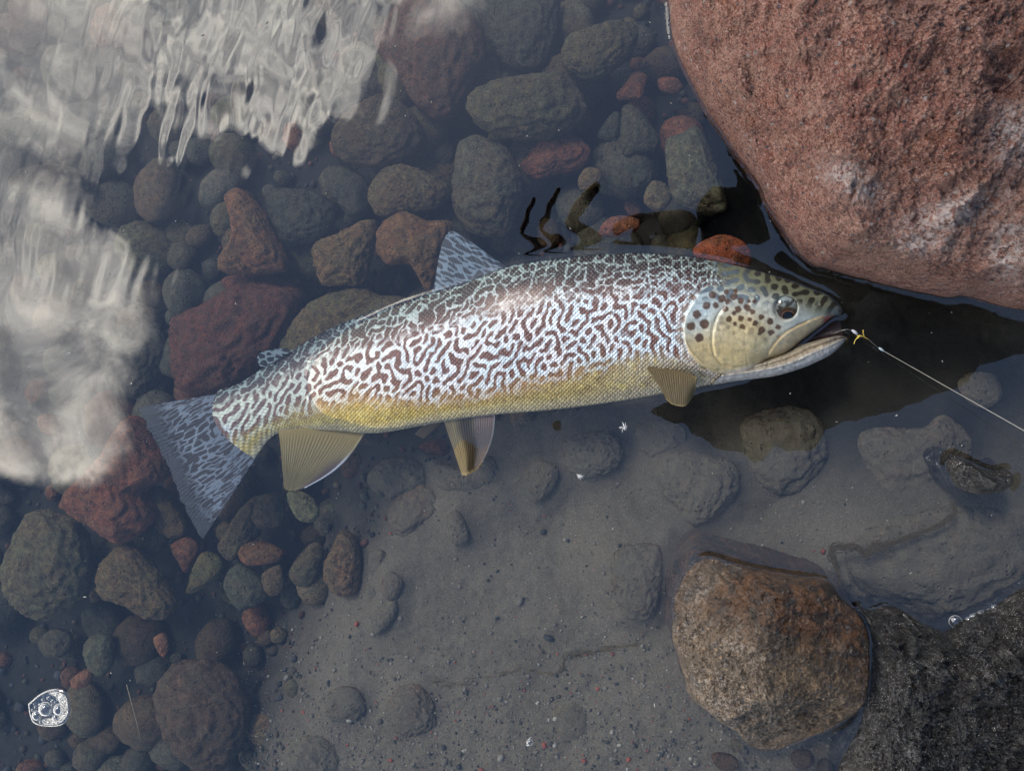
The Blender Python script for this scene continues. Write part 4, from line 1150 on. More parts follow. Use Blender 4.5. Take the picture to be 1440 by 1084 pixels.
def wetcol(name, rough=0.12, coat=0.6):
    m, N = new_mat(name); b = N.principled(Base_Color=N.attr('Col'), Roughness=rough, Specular_IOR_Level=0.5, Coat_Weight=coat, Coat_Roughness=0.03); N.out(b.outputs[0]); return m
eye = obj('eye', eme, wetcol('eye_surface'), trout)
def eye_patch(name, r0, r1, colr, lift, parent):
    a_ = np.linspace(0, 2 * PI, 48, endpoint=False); k_ = np.linspace(r0, r1, 6)
    A_, K_ = np.meshgrid(a_, k_, indexing='ij')
    x_ = iris_c[0] + K_ * 1.25 * np.cos(A_); y_ = iris_c[1] + K_ * np.sin(A_)
    rr_ = np.clip(np.hypot(x_ - EYE[0], y_ - EYE[1]) / ER, 0, 0.995)
    z_ = ez - 0.0018 + 0.0048 * np.cos(np.arcsin(rr_)) + lift
    mm = make_mesh(name, local(P(x_, y_, z_).reshape(-1, 3)), grid_faces(48, 6, wrap_u=True))
    return obj(name, mm, plain(name + '_colour', colr, 0.1, 0.6, coat=0.6), parent)
eye_patch('pupil', 0.0, 6.4, (0.004, 0.004, 0.005), 0.00030, eye)
eye_patch('iris_ring', 6.5, 7.2, (0.22, 0.11, 0.045), 0.00026, eye)

# ---- fins
def fin_material(name):
    m, N = new_mat(name)
    c = N.attr('Col'); al = N.attr('opacity', 'Fac')
    geo = N.n('ShaderNodeNewGeometry')
    c = N.mix(N.math('MULTIPLY', N.noise(geo.outputs['Position'], 900, 3, 0.6), 0.3), c, N.mix(1.0, c, (0.5, 0.5, 0.5, 1), 'MULTIPLY'))
    b = N.principled(Base_Color=c, Roughness=0.38, Specular_IOR_Level=0.45)
    tl = N.n('ShaderNodeBsdfTranslucent'); N.link(c, tl.inputs[0])
    m1 = N.n('ShaderNodeMixShader'); m1.inputs[0].default_value = 0.25
    N.link(b.outputs[0], m1.inputs[1]); N.link(tl.outputs[0], m1.inputs[2])
    tr = N.n('ShaderNodeBsdfTransparent')
    m2 = N.n('ShaderNodeMixShader'); N.link(al, m2.inputs[0]); N.link(tr.outputs[0], m2.inputs[1]); N.link(m1.outputs[0], m2.inputs[2])
    N.out(m2.outputs[0]); return m
M_FIN = fin_material('fin_membrane')

def fin(name, base, outer, zb, zo, nrays, colfn, na=150, nr=90, relief=0.00035, edge_wave=0.0, sag=0.0, zfn=None, bow=(0, 0)):
    B = spline(base, na); E = spline(outer, na)
    r = np.linspace(0, 1, nr); a_ = np.linspace(0, 1, na)
    rag = 1 + edge_wave * fbm(p3(a_ * nrays * 0.5, 0 * a_), 91, 2)
    R_ = r[None, :] * rag[:, None]
    x = B[:, None, 0] + (E[:, None, 0] - B[:, None, 0]) * R_; y = B[:, None, 1] + (E[:, None, 1] - B[:, None, 1]) * R_
    A_ = np.broadcast_to(a_[:, None], x.shape); RR = np.broadcast_to(r[None], x.shape)
    x = x + bow[0] * np.sin(RR * PI) * A_ ** 2; y = y + bow[1] * np.sin(RR * PI) * A_ ** 2
    z = zb + (zo - zb) * RR + relief * np.cos(A_ * nrays * 2 * PI) * sstep(RR, 0.02, 0.2) + sag * np.sin(RR * PI)
    if zfn is not None: z = z + zfn(A_, RR)
    col, op = colfn(x, y, A_, RR)
    me = make_mesh(name, local(P(x, y, z).reshape(-1, 3)), grid_faces(na, nr))
    set_col(me, 'Col', np.clip(col, 0.004, 0.9).reshape(-1, 3)); set_f(me, 'opacity', op)
    o = obj(name, me, M_FIN, trout)
    md = o.modifiers.new('thickness', 'SOLIDIFY'); md.thickness = 0.0007; md.offset = 0
    return o

def c_tail(x, y, a, r):
    L = np.hypot(x - 320, y - 600)
    arc = (a - 0.5) * (60 + 1.15 * L)
    e_, h_ = cells(L / 15.0 + 0.5 * fbm(p3(x / 9, y / 9), 4, 2), arc / 5.6 + 0.3 * fbm(p3(x / 14, y / 14), 6, 2), 9, 0.9, 0.16, 0.0)
    dk = sstep(e_ + 0.10 * fbm(p3(x / 4, y / 4), 3, 2), 0.13, 0.34) * (1 - sstep(r, 0.80, 0.97)) * sstep(r, 0.0, 0.06)
    rays_ = np.clip(0.5 + 0.9 * fbm(p3(a * 90, r * 2.5), 58, 2), 0, 1)
    c = mixc((0.24, 0.28, 0.35), (0.33, 0.38, 0.45), rays_ * sstep(r, 0.2, 0.6))
    c = mixc(c, (0.11, 0.115, 0.13), sstep(r, 0.66, 0.92))
    c = mixc(c, (0.045, 0.034, 0.036), dk * 0.95)
    op = 0.95 - 0.60 * sstep(r, 0.62, 1.0) * (0.6 + 0.4 * rays_)
    return c, op
fin('caudal_fin', [(335,549),(335,565),(332,590),(336,612),(345,626),(362,640)], [(194,573),(205,594),(224,630),(240,662),(252,694),(268,729),(285,758)], -0.032, -0.036, 44, c_tail, na=260, nr=170, relief=0.00012, edge_wave=0.035)

def c_dorsal(x, y, a, r):
    L = y - 400
    e_, h_ = cells((x * 0.85 + y * 0.45) / 20 + 0.4 * fbm(p3(x / 9, y / 9), 4, 2), (y - x * 0.45) / 7.5 + 0.3 * fbm(p3(x / 12, y / 12), 6, 2), 10, 0.9, 0.2, 0.0)
    dk = sstep(e_ + 0.08 * fbm(p3(x / 4, y / 4), 3, 2), 0.16, 0.36)
    c = mixc((0.34, 0.42, 0.50), (0.27, 0.33, 0.40), np.clip(0.5 + fbm(p3(a * 40, r * 3), 59, 2), 0, 1))
    c = mixc(c, (0.05, 0.046, 0.052), dk * 0.93)
    return c, np.full(x.shape, 0.95)
fin('dorsal_fin', [(606,416),(625,410),(650,402),(680,392),(712,380)], [(612,400),(618,360),(628,331),(644,329),(712,376)], -0.005, -0.010, 24, c_dorsal, relief=0.00012, edge_wave=0.03)

def c_adip(x, y, a, r):
    e_, h_ = cells(x / 11.0 + 0.3 * fbm(p3(x / 6, y / 6), 4, 2), y / 9.0, 12, 0.9, 0.2, 0.3)
    c = mixc((0.32, 0.39, 0.42), (0.025, 0.025, 0.028), sstep(e_ + 0.1 * fbm(p3(x / 3, y / 3), 5, 2), 0.16, 0.34))
    return c, np.full(x.shape, 0.85)
fin('adipose_fin', [(374,516),(384,510),(396,502),(408,495)], [(366,515),(362,503),(372,494),(404,489)], -0.012, -0.012, 1, c_adip, na=50, nr=40, relief=0.0)

def c_anal(x, y, a, r):
    rr = np.clip(0.5 + 0.9 * fbm(p3(a * 46, r * 2.2), 55, 2), 0, 1)
    c = mixc((0.15, 0.115, 0.045), (0.40, 0.28, 0.075), np.exp(-r * 2.2))
    c = mixc(c, (0.36, 0.29, 0.13), rr * 0.55 * sstep(r, 0.05, 0.3))
    lead = sstep(a, 0.70, 0.90) * sstep(r, 0.25, 0.6)
    c = mixc(c, (0.075, 0.038, 0.05), lead * 0.85)
    c = mixc(c, (0.68, 0.70, 0.78), sstep(a, 0.945, 0.965) * sstep(r, 0.22, 0.45))
    c = mixc(c, (0.60, 0.52, 0.32), sstep(a, 0.95, 0.97) * (1 - sstep(r, 0.22, 0.4)) * 0.6)
    return c, 0.97 - 0.30 * sstep(r, 0.3, 0.9) * (1 - rr) * (1 - sstep(a, 0.7, 0.9))
fin('anal_fin', [(392,606),(420,602),(455,602),(490,605),(514,607)], [(402,688),(408,690),(418,688),(432,684),(452,673),(514,612)] if False else [(400,686),(404,689),(410,690),(418,689),(430,685)], -0.012, -0.004, 26, c_anal, na=200, nr=120, relief=0.00014, edge_wave=0.02, zfn=lambda a, r: 0.004 * a * r, bow=(7, 8))

def c_pelv(x, y, a, r):
    rr = np.clip(0.5 + 0.9 * fbm(p3(a * 40, r * 2.2), 56, 2), 0, 1)
    c = mixc((0.23, 0.175, 0.085), (0.36, 0.28, 0.13), rr * 0.7)
    c = mixc(c, (0.26, 0.22, 0.20), sstep(a, 0.50, 0.62))
    c = mixc(c, (0.36, 0.20, 0.16), sstep(a, 0.5, 0.7) * np.exp(-r * 3.0) * 0.9)
    band = np.exp(-((a - 0.45 + 0.05 * np.sin(r * 7)) / 0.15) ** 4)
    c = mixc(c, (0.045, 0.026, 0.006), band * 0.95)
    c = mixc(c, (0.45, 0.33, 0.15), sstep(r, 0.93, 0.99) * 0.8)
    c = mixc(c, (0.62, 0.60, 0.58), sstep(a, 0.955, 0.975))
    return c, 0.97 - 0.45 * sstep(a, 0.5, 0.62) * sstep(r, 0.1, 0.4)
fin('pelvic_fin', [(622,586),(640,582),(660,578),(680,576),(696,580)], [(650,668),(656,668),(664,664),(671,660),(678,650)], -0.004, 0.0015, 22, c_pelv, na=160, nr=110, relief=0.00018, edge_wave=0.03, zfn=lambda a, r: 0.0028 * np.exp(-((a - 0.3) / 0.22) ** 2) * r, bow=(5, 1))
fin('far_pelvic_fin', [(600,594),(612,592),(624,590)], [(584,610),(588,613),(596,616)], -0.014, -0.02, 8, lambda x, y, a, r: (mixc((0.20, 0.12, 0.06), (0.26, 0.17, 0.09), 0.5 + 0.5 * np.cos(a * 40)), np.full(x.shape, 0.85)), na=40, nr=30)

def c_pect(x, y, a, r):
    rr = np.clip(0.5 + 0.9 * fbm(p3(a * 40, r * 2.5), 57, 2), 0, 1)
    c = mixc((0.17, 0.125, 0.06), (0.24, 0.18, 0.09), rr * 0.7)
    c = mixc(c, (0.42, 0.33, 0.15), np.maximum(sstep(r, 0.93, 0.98), np.maximum(1 - sstep(a, 0.02, 0.06), sstep(a, 0.94, 0.98))) * 0.8)
    return c, np.full(x.shape, 0.98)
fin('pectoral_fin', [(903,511),(922,517),(945,520),(966,524),(980,530)], [(931,545),(938,562),(951,570),(965,569),(977,550)], 0.019, 0.0075, 24, c_pect, na=140, nr=90, relief=0.00016, edge_wave=0.02, sag=0.0025)

# where the surface meets the fish
def crossing(rows):
    out = []
    for i in range(0, ns, 3):
        z = Ptop[i, rows, 2]; k = np.nonzero((z[:-1] < 0) & (z[1:] >= 0))[0]
        if len(k): out.append(Ptop[i, rows[k[0]], :2])
    return np.array(out)
FISHLINES = [q for q in (crossing(np.arange(0, nv // 2)), crossing(np.arange(nv - 1, nv // 2, -1))) if len(q) > 4]

# ------------------------------------------------------------------ water
xs2, ys2, X2, Y2 = sheet((-0.46, -0.325), (0.325, 0.325), 0.00105, 60.0)
wpx, wpy = world_to_px(np.clip(X2, -1.5, 1.5), np.clip(Y2, -1.5, 1.5), np.zeros(X2.shape))
def rot(px, py, deg):
    a = math.radians(deg); return px * math.cos(a) + py * math.sin(a), -px * math.sin(a) + py * math.cos(a)
mk1 = sstep(640 - wpx - 0.45 * wpy, -30, 190) * sstep(335 - wpy, 0, 120) * (0.12 + 0.88 * sstep(wpx, 90, 260))
mk2 = sstep(360 - wpx, 0, 120) * sstep(wpy, 240, 320) * sstep(470 - wpy, 0, 100)
mk3 = sstep(460 - wpx, 0, 260) * sstep(760 - wpy, 0, 200)
near = sstep(1700 - np.abs(wpx), 0, 500) * sstep(1500 - np.abs(wpy), 0, 500)
a1, b1 = rot(wpx, wpy, 14)
wrp = 14 * fbm(p3(wpx / 90, wpy / 120), 31, 2)
ripple = 1.25 * fbm(p3((a1 + wrp) / 27, (b1 + wrp) / 125), 33, 2, 0.32)
ripple2 = fbm(p3((a1 + wrp * 1.5) / 64, b1 / 80), 36, 2, 0.4)
hw = 0.00034 * (mk1 * 1.0 + mk2 * 0.35) * ripple + 0.0009 * mk1 * ripple2
hw = hw + 0.00032 * mk3 * fbm(p3(wpx / 150, wpy / 170), 39, 2, 0.45)
# arc ripples beside the dorsal fin
dr = np.hypot(wpx - 690, wpy - 372)
hw = hw + 0.000008 * np.sin(dr / 4.2) * np.exp(-((dr - 95) / 38) ** 2) * sstep(wpx, 680, 720) * sstep(360 - wpy, 0, 40)
hw = hw + 0.00006 * fbm(p3(wpx / 260, wpy / 260), 41, 2) * near
# meniscus climbing the rocks
for wl, amp_ in [(w_, 0.0015) for w_ in WATERLINES] + [(w_, 0.0009) for w_ in FISHLINES]:
    lo = wl.min(0) - 0.02; hi = wl.max(0) + 0.02
    mI = (X2 > lo[0]) & (X2 < hi[0]) & (Y2 > lo[1]) & (Y2 < hi[1])
    ii = np.nonzero(mI)
    qx = X2[ii]; qy = Y2[ii]
    cp_ = wl[::12]; gap_ = 0.016 + np.abs(np.diff(cp_, axis=0)).sum(1).max()
    cd_ = np.full(qx.shape, 1e9)
    for s0 in range(0, len(qx), 40000):
        cd_[s0:s0 + 40000] = ((qx[s0:s0 + 40000, None] - cp_[None, :, 0]) ** 2 + (qy[s0:s0 + 40000, None] - cp_[None, :, 1]) ** 2).min(1)
    kp_ = cd_ < gap_ ** 2
    ii = (ii[0][kp_], ii[1][kp_]); qx = qx[kp_]; qy = qy[kp_]; best = np.full(qx.shape, 1e9)
    dn_ = np.abs(np.diff(wl, axis=0)).sum(1).max() if len(wl) > 1 else 0
    pts = np.concatenate([wl + (np.roll(wl, -1, 0) - wl) * t_ * (np.abs(np.roll(wl, -1, 0) - wl).sum(1) < 0.02)[:, None] for t_ in (0, .2, .4, .6, .8)])
    if len(pts) > 2600: pts = pts[::2]
    for s0 in range(0, len(qx), 8000):
        dx = qx[s0:s0 + 8000, None] - pts[None, :, 0]; dy = qy[s0:s0 + 8000, None] - pts[None, :, 1]
        best[s0:s0 + 8000] = np.sqrt((dx * dx + dy * dy).min(1))
    hw[ii] += amp_ * np.exp(-np.sqrt(best ** 2 + 0.0009 ** 2) / 0.0026)
me = make_mesh('water', p3(X2, Y2, hw).reshape(-1, 3), grid_faces(len(xs2), len(ys2)))
obj('water', me, M_WATER, kind='structure')


# ------------------------------------------------------------------ small things on and round the water
def tube(pts, rad, n=8, cap=True):
    pts = [Vector(p) for p in pts]; rad = rad if hasattr(rad, '__len__') else [rad] * len(pts)
    V = []; Fc = []
    for i, p in enumerate(pts):
        t = (pts[min(i + 1, len(pts) - 1)] - pts[max(i - 1, 0)]).normalized()
        a = t.orthogonal().normalized() if abs(t.z) > 0.95 else t.cross(Vector((0, 0, 1))).normalized()
        b = t.cross(a)
        for k in range(n):
            an = 2 * PI * k / n
            V.append(p + (a * math.cos(an) + b * math.sin(an)) * rad[i])
    for i in range(len(pts) - 1):
        for k in range(n):
            Fc.append((i * n + k, i * n + (k + 1) % n, (i + 1) * n + (k + 1) % n, (i + 1) * n + k))
    if cap:
        Fc.append(tuple(range(n))[::-1]); Fc.append(tuple((len(pts) - 1) * n + k for k in range(n)))
    return V, Fc

def join_tubes(name, tubes, smooth=True, origin=None):
    V = []; Fc = []
    for v, f in tubes:
        k = len(V); V += v; Fc += [tuple(i + k for i in q) for q in f]
    o = Vector(origin) if origin is not None else Vector()
    return make_mesh(name, [v - o for v in V], Fc, smooth)

# fishing line, leader and fly
la = Vector(P(1238, 491, 0.006)); lb = Vector(P(1441, 606, 0.030)); ext = lb + (lb - la) * 0.9
M_LINE = plain('pale_line', (0.50, 0.49, 0.42), 0.4, 0.5, nscale=800)
npt = 30
v, f = tube([la.lerp(ext, i / npt) for i in range(npt + 1)], [0.00011 + 0.00016 * i / npt for i in range(npt + 1)], 8)
line = obj('fishing_line', make_mesh('fishing_line', [p - la for p in v], f), M_LINE, label='thin pale fishing line running from the fish mouth to the right edge', cat='fishing line', loc=la)
lead_pts = [Vector(P(x, y, z)) - la for x, y, z in [(1212, 472, 0.008), (1220, 476, 0.0085), (1229, 484, 0.0075), (1238, 491, 0.006)]]
v, f = tube(lead_pts, 0.00016, 6); obj('leader', make_mesh('leader', v, f), plain('leader_nylon', (0.12, 0.12, 0.10), 0.3, 0.5), line)
kn = [Vector(P(x, y, 0.0065)) - la for x, y in [(1236, 489), (1239, 491), (1243, 494)]]
v, f = tube(kn, [0.0005, 0.0008, 0.0005], 8); obj('knot', make_mesh('knot', v, f), plain('knot_thread', (0.40, 0.50, 0.56), 0.4, 0.5), line)
fo = Vector(P(1206, 470, 0.008))
fly = obj('artificial_fly', None, label='tiny gold and grey fishing fly in front of the open fish mouth', cat='fly', loc=fo)
Lf = lambda pts, z=0.008: [Vector(P(x, y, z + dz)) - fo for x, y, dz in pts]
v, f = tube(Lf([(1168, 470, -.004), (1180, 466, -.002), (1192, 463, 0), (1200, 466, 0), (1207, 470, 0)]), 0.00028, 6); obj('hook', make_mesh('hook', v, f), plain('steel', (0.18, 0.18, 0.17), 0.25, 0.6, 0.8), fly)
v, f = tube(Lf([(1198, 464, .0006), (1202, 467, .001), (1206, 470, .0006)]), [0.0006, 0.0011, 0.0007], 8); obj('thread_body', make_mesh('thread_body', v, f), plain('grey_thread', (0.45, 0.46, 0.52), 0.7, 0.3, nscale=3000), fly)
M_GOLD = plain('gold_tinsel', (0.75, 0.55, 0.12), 0.25, 0.6, 0.7)
for pts in ([(1201, 484, 0), (1203, 478, .001), (1208, 474, .0015), (1214, 473, .001)], [(1214, 464, .002), (1214, 469, .0015), (1216, 475, .0005)], [(1205, 473, .001), (1211, 472, .0022), (1221, 477, .0006)]):
    sp = spline(np.array([tuple(p) for p in Lf(pts)]), 14)
    v, f = tube([Vector(p) for p in sp], 0.00032, 6); obj('tinsel_strand', make_mesh('tinsel_strand', v, f), M_GOLD, fly)

# bubbles
def bubble_material():
    m, N = new_mat('bubble_film')
    geo = N.n('ShaderNodeNewGeometry')
    dt = N.n('ShaderNodeVectorMath', operation='DOT_PRODUCT'); N.link(geo.outputs['Incoming'], dt.inputs[0]); N.link(geo.outputs['Normal'], dt.inputs[1])
    c = N.math('SUBTRACT', 1.0, N.math('ABSOLUTE', dt.outputs['Value']), clamp=True)
    fac = N.math('MULTIPLY_ADD', N.math('POWER', c, 2.2), 0.75, 0.20)
    tr = N.n('ShaderNodeBsdfTransparent'); gl = N.n('ShaderNodeBsdfGlossy'); gl.inputs['Roughness'].default_value = 0.06
    mx = N.n('ShaderNodeMixShader'); N.link(fac, mx.inputs[0]); N.link(tr.outputs[0], mx.inputs[1]); N.link(gl.outputs[0], mx.inputs[2])
    N.out(mx.outputs[0]); return m
M_BUB = bubble_material()
M_FOAM = plain('foam_white', (0.72, 0.74, 0.76), 0.25, 0.6, coat=0.5, nscale=1200)
def dome_mesh(name, r, seg=28, rings=12, squash=0.8):
    a_ = np.linspace(0, 2 * PI, seg, endpoint=False); p_ = np.linspace(0, PI / 2, rings)
    A_, B_ = np.meshgrid(a_, p_, indexing='ij')
    return make_mesh(name, p3(r * np.sin(B_) * np.cos(A_), r * np.sin(B_) * np.sin(A_), r * squash * np.cos(B_)).reshape(-1, 3), grid_faces(seg, rings, wrap_u=True, flip=True))
DOME = dome_mesh('bubble', 1.0); DOME.materials.append(M_BUB)
def ring_mesh(name, r, t, seg=28, n=8):
    a_ = np.linspace(0, 2 * PI, seg, endpoint=False); b_ = np.linspace(0, 2 * PI, n, endpoint=False)
    A_, B_ = np.meshgrid(a_, b_, indexing='ij')
    vv_ = p3((r + t * np.cos(B_)) * np.cos(A_), (r + t * np.cos(B_)) * np.sin(A_), t * np.sin(B_)).reshape(-1, 3)
    i, j = np.meshgrid(np.arange(seg), np.arange(n), indexing='ij')
    ff = np.stack([i * n + j, ((i + 1) % seg) * n + j, ((i + 1) % seg) * n + (j + 1) % n, i * n + (j + 1) % n], -1).reshape(-1, 4)
    return make_mesh(name, vv_, ff)
RIM = ring_mesh('bubble_rim', 1.0, 0.035); RIM.materials.append(M_FOAM)
def bubbles(name, centre, items, label, z0=0.0004):
    o0 = P(centre[0], centre[1], 0.0)
    root = obj(name, None, label=label, cat='bubbles', loc=o0)
    for px, py, r in items:
        w = P(px, py, 0.0); rr = r * MPP(0)
        b = obj('bubble', DOME, None, root); b.location = (w[0] - o0[0], w[1] - o0[1], z0); b.scale = (rr, rr, rr)
        if r > 2.0:
            q = obj('bubble_rim', RIM, None, b); q.location = (0, 0, 0.02)
    return root
Zb = lambda x, y, r: (30 + x / 14.4, 960 + y / 14.4, r / 14.4)
items = [Zb(500, 520, 165), Zb(320, 650, 115), Zb(770, 530, 135), Zb(700, 700, 80), Zb(820, 300, 80), Zb(890, 385, 45), Zb(945, 440, 42), Zb(930, 525, 40), Zb(940, 600, 35), Zb(880, 655, 50), Zb(640, 360, 45), Zb(560, 300, 45), Zb(720, 250, 40), Zb(640, 440, 36), Zb(480, 760, 50), Zb(560, 790, 45), Zb(400, 780, 40), Zb(800, 740, 45), Zb(660, 810, 40), Zb(740, 800, 35), Zb(300, 480, 40), Zb(380, 430, 38), Zb(240, 540, 35), Zb(700, 380, 30), Zb(740, 330, 28), Zb(860, 460, 28), Zb(610, 560, 30), Zb(450, 330, 40)]
_rb = random.Random(5)
for _i in range(150):
    _x = 30 + _rb.uniform(200, 960) / 14.4; _y = 960 + _rb.uniform(200, 850) / 14.4
    if not inside(np.array([_x]), np.array([_y]), [(45, 992), (48, 988), (60, 978), (84, 973), (94, 979), (97, 1000), (88, 1015), (62, 1018), (48, 1010)])[0]: continue
    _r = _rb.uniform(0.7, 2.2)
    if all(math.hypot(_x - a, _y - b) > 0.9 * (r + _r) for a, b, r in items): items.append((_x, _y, _r))
foam = bubbles('foam_bubbles', (70, 996), items, 'cluster of clear white-rimmed foam bubbles floating at the bottom left')
# the wet film skirting the cluster
fx = spline([(43, 992), (46, 987), (58, 977), (72, 971), (84, 971), (94, 977), (97, 990), (97, 1002), (90, 1013), (80, 1018), (62, 1018), (48, 1012)], 60, True)
fp = P(fx[:, 0], fx[:, 1], 0.0)
cen = fp.mean(0)
kk = np.array([1.10, 1.04, 0.97, 0.90, 0.4, 0.02]); zz = np.array([0.0003, 0.0012, 0.0014, 0.0006, 0.0005, 0.0005])
vv_ = np.stack([cen[None] + (fp - cen[None]) * k_ + np.array([0, 0, z_]) for k_, z_ in zip(kk, zz)], 1)
o0 = np.array(foam.location)
obj('film', make_mesh('film', (vv_ - o0).reshape(-1, 3), grid_faces(60, 6, wrap_u=True, flip=True)), M_BUB, foam)
bubbles('single_bubble', (745, 1043), [(745, 1043, 5.0), (746, 1038, 2.6), (742, 1047, 2.2)], 'small lone bubble on the silt flat near the bottom edge')
bubbles('shore_bubbles', (1343, 874), [(1343, 873, 8), (1352, 878, 4), (1362, 872, 5), (1371, 868, 6), (1380, 864, 6), (1386, 869, 4), (1376, 874, 4), (1392, 860, 5), (1398, 854, 4), (1366, 866, 3)], 'small bubbles along the waterline of the black boulder')
bubbles('rim_bubbles', (1059, 805), [(1059, 812, 4), (1058, 807, 2.5), (1098, 809, 2.5), (1100, 815, 2.5)], 'few tiny bubbles on the wet upper edge of the brown boulder', z0=0.0015)

# drifting specks on the surface
r_ = np.random.default_rng(11); V = []; Fc = []
for i in range(150):
    px = r_.uniform(0, 1440); py = r_.uniform(0, 1080)
    w = P(px, py, 0.0006); s = r_.uniform(0.5, 1.5) * 0.0005 * (1.6 if r_.random() < 0.12 else 0.8)
    n = 6; k = len(V); st = r_.uniform(1, 3.2); an0 = r_.uniform(0, 6.28)
    for top in (0, 1):
        for q in range(n):
            an = 2 * PI * q / n; rr = s * r_.uniform(0.6, 1.2)
            x_ = rr * math.cos(an) * st * 0.6; y_ = rr * math.sin(an) / st
            V.append((w[0] + x_ * math.cos(an0) - y_ * math.sin(an0), w[1] + x_ * math.sin(an0) + y_ * math.cos(an0), w[2] + 0.0003 * top))
    Fc.append(tuple(k + n + q for q in range(n))); Fc.append(tuple(k + q for q in range(n))[::-1])
    for q in range(n): Fc.append((k + q, k + (q + 1) % n, k + n + (q + 1) % n, k + n + q))
obj('floating_specks', make_mesh('floating_specks', V, Fc, False), plain('pale_speck', (0.42, 0.41, 0.38), 0.7, 0.3, nscale=900), kind='stuff', label='pale specks of dust drifting on the water surface', cat='specks')
# a white fluff on the water
def fluff(px, py, s, seed, label):
    r2 = random.Random(seed); o0 = Vector(P(px, py, 0.001)); T = []
    for i in range(16):
        a_ = r2.uniform(0, 6.28); l = s * r2.uniform(0.4, 1) * MPP(0)
        T.append(tube([Vector((0, 0, 0)), Vector((math.cos(a_) * l * .5, math.sin(a_) * l * .5, 0.0006)), Vector((math.cos(a_ + .4) * l, math.sin(a_ + .4) * l, 0.0002))], 0.00018, 5))
    obj('seed_fluff', join_tubes('seed_fluff', T), plain('white_fluff', (0.7, 0.7, 0.7), 0.8, 0.2), label=label, cat='fluff', loc=o0)
fluff(877, 601, 8, 1, 'tuft of white fluff floating just under the belly')
fluff(816, 669, 6, 2, 'tuft of white fluff floating lower down over the silted stones')

# strands of brown algae scum
def strand(name, pts, width, z, label, seed, n=420, on_bed=False, colr=(0.085, 0.06, 0.028)):
    r2 = np.random.default_rng(seed)
    path = spline(pts, 200); wd = np.interp(np.linspace(0, 1, 200), np.linspace(0, 1, len(width)), width)
    o0 = P(pts[0][0], pts[0][1], z if not on_bed else -0.03); T = []
    for i in range(n):
        t = r2.integers(0, 190); L = r2.integers(3, 12)
        off = r2.normal(0, 0.42, 2) * wd[t]; bend = r2.normal(0, 0.3, 2) * wd[t]
        pp = []
        for j in range(4):
            q = path[min(199, t + int(L * j / 3))] + off + bend * (j / 3) ** 2
            zz_ = z
            if on_bed:
                g = P(q[0], q[1], -0.04); zz_ = float(bed_at(g[0], g[1])) + 0.0006
            pp.append(Vector(P(q[0], q[1], zz_ + r2.uniform(-.0004, .0004))) - Vector(o0))
        T.append(tube(pp, r2.uniform(0.00012, 0.00034), 4))
    obj(name, join_tubes(name, T), plain(name + '_brown', colr, 0.8, 0.2, nscale=600), label=label, cat='algae', loc=o0)
strand('algae_strand', [(1181, 826), (1180, 806), (1172, 788), (1170, 773), (1186, 768), (1205, 770), (1218, 778), (1232, 768), (1255, 764), (1285, 752), (1320, 738), (1342, 722), (1338, 706)], [1.5, 2.5, 6, 7, 6, 6, 10, 8, 5, 4, 4, 3, 1.5], -0.0012, 'brown thread of algae curling above the brown boulder towards the wet rock', 3, 760)
strand('algae_trail', [(595, 957), (640, 960), (690, 950), (730, 942), (785, 946), (795, 922), (815, 920), (850, 912), (905, 905)], [9, 6, 4, 3, 4, 4, 5, 3, 2], -0.02, 'thin brown algae trail lying across the silt flat', 4, 170, True, (0.13, 0.098, 0.055))

# a fine straw on the bottom left
tw = [Vector(P(x, y, z)) for x, y, z in [(178, 962, -.018), (186, 992, -.019), (194, 1022, -.02), (198, 1042, -.022)]]
v, f = tube([t - tw[0] for t in tw], 0.00035, 6); obj('straw', make_mesh('straw', v, f), plain('straw_tan', (0.30, 0.25, 0.15), 0.8, 0.2, nscale=400), label='thin pale straw sunk among pebbles right of the foam', cat='straw', loc=tw[0])

# pebbles that break the surface below the brown boulder
for poly, zc, colr, lab in [
    ([(1000, 1062), (1012, 1058), (1034, 1064), (1040, 1078), (1022, 1084), (1006, 1076)], -0.006, (0.085, 0.05, 0.036), 'wet brown pebble at the bottom edge left of the dark gap'),
    ([(1026, 1044), (1034, 1039), (1043, 1045), (1042, 1055), (1031, 1057)], -0.004, (0.12, 0.10, 0.085), 'tiny rounded pebble touching the brown boulder bottom'),
    ([(1112, 1060), (1126, 1053), (1142, 1058), (1145, 1072), (1128, 1080), (1114, 1074)], -0.008, (0.07, 0.045, 0.038), 'dark wet pebble under the brown boulder at the bottom edge'),
    ([(1150, 1072), (1162, 1066), (1172, 1078), (1164, 1092), (1150, 1088)], -0.010, (0.04, 0.03, 0.026), 'small black pebble in the gap between the two lower boulders')]:
    ob, c, mr = traced_stone(poly, zc, colr, lab, name='pebble', flat=0.8, cat='pebble')
    for vtx in ob.data.vertices: pass

# ------------------------------------------------------------------ the photographer, seen in the water's reflection
def skinned(name, joints, edges, mat, parent, origin, sub=2, folds=0.0):
    me = bpy.data.meshes.new(name)
    me.from_pydata([tuple(Vector(j[0]) - origin) for j in joints], edges, [])
    me.update()
    o = obj(name, me, mat, parent)
    md = o.modifiers.new('skin', 'SKIN'); md.use_smooth_shade = True
    for sv, j in zip(me.skin_vertices[0].data, joints):
        r = j[1]; sv.radius = r if hasattr(r, '__len__') else (r, r)
    me.skin_vertices[0].data[0].use_root = True
    sb = o.modifiers.new('round', 'SUBSURF'); sb.levels = sub; sb.render_levels = sub
    if folds:
        tx = bpy.data.textures.new('folds', 'CLOUDS'); tx.noise_scale = 0.055; tx.noise_depth = 3
        dm = o.modifiers.new('folds', 'DISPLACE'); dm.texture = tx; dm.strength = folds; dm.mid_level = 0.45
    return o
po = Vector((0.86, 0.0, -0.05))
person = obj('person', None, label='person in dark jacket and cap crouching at the right, seen only reflected', cat='person', loc=po)
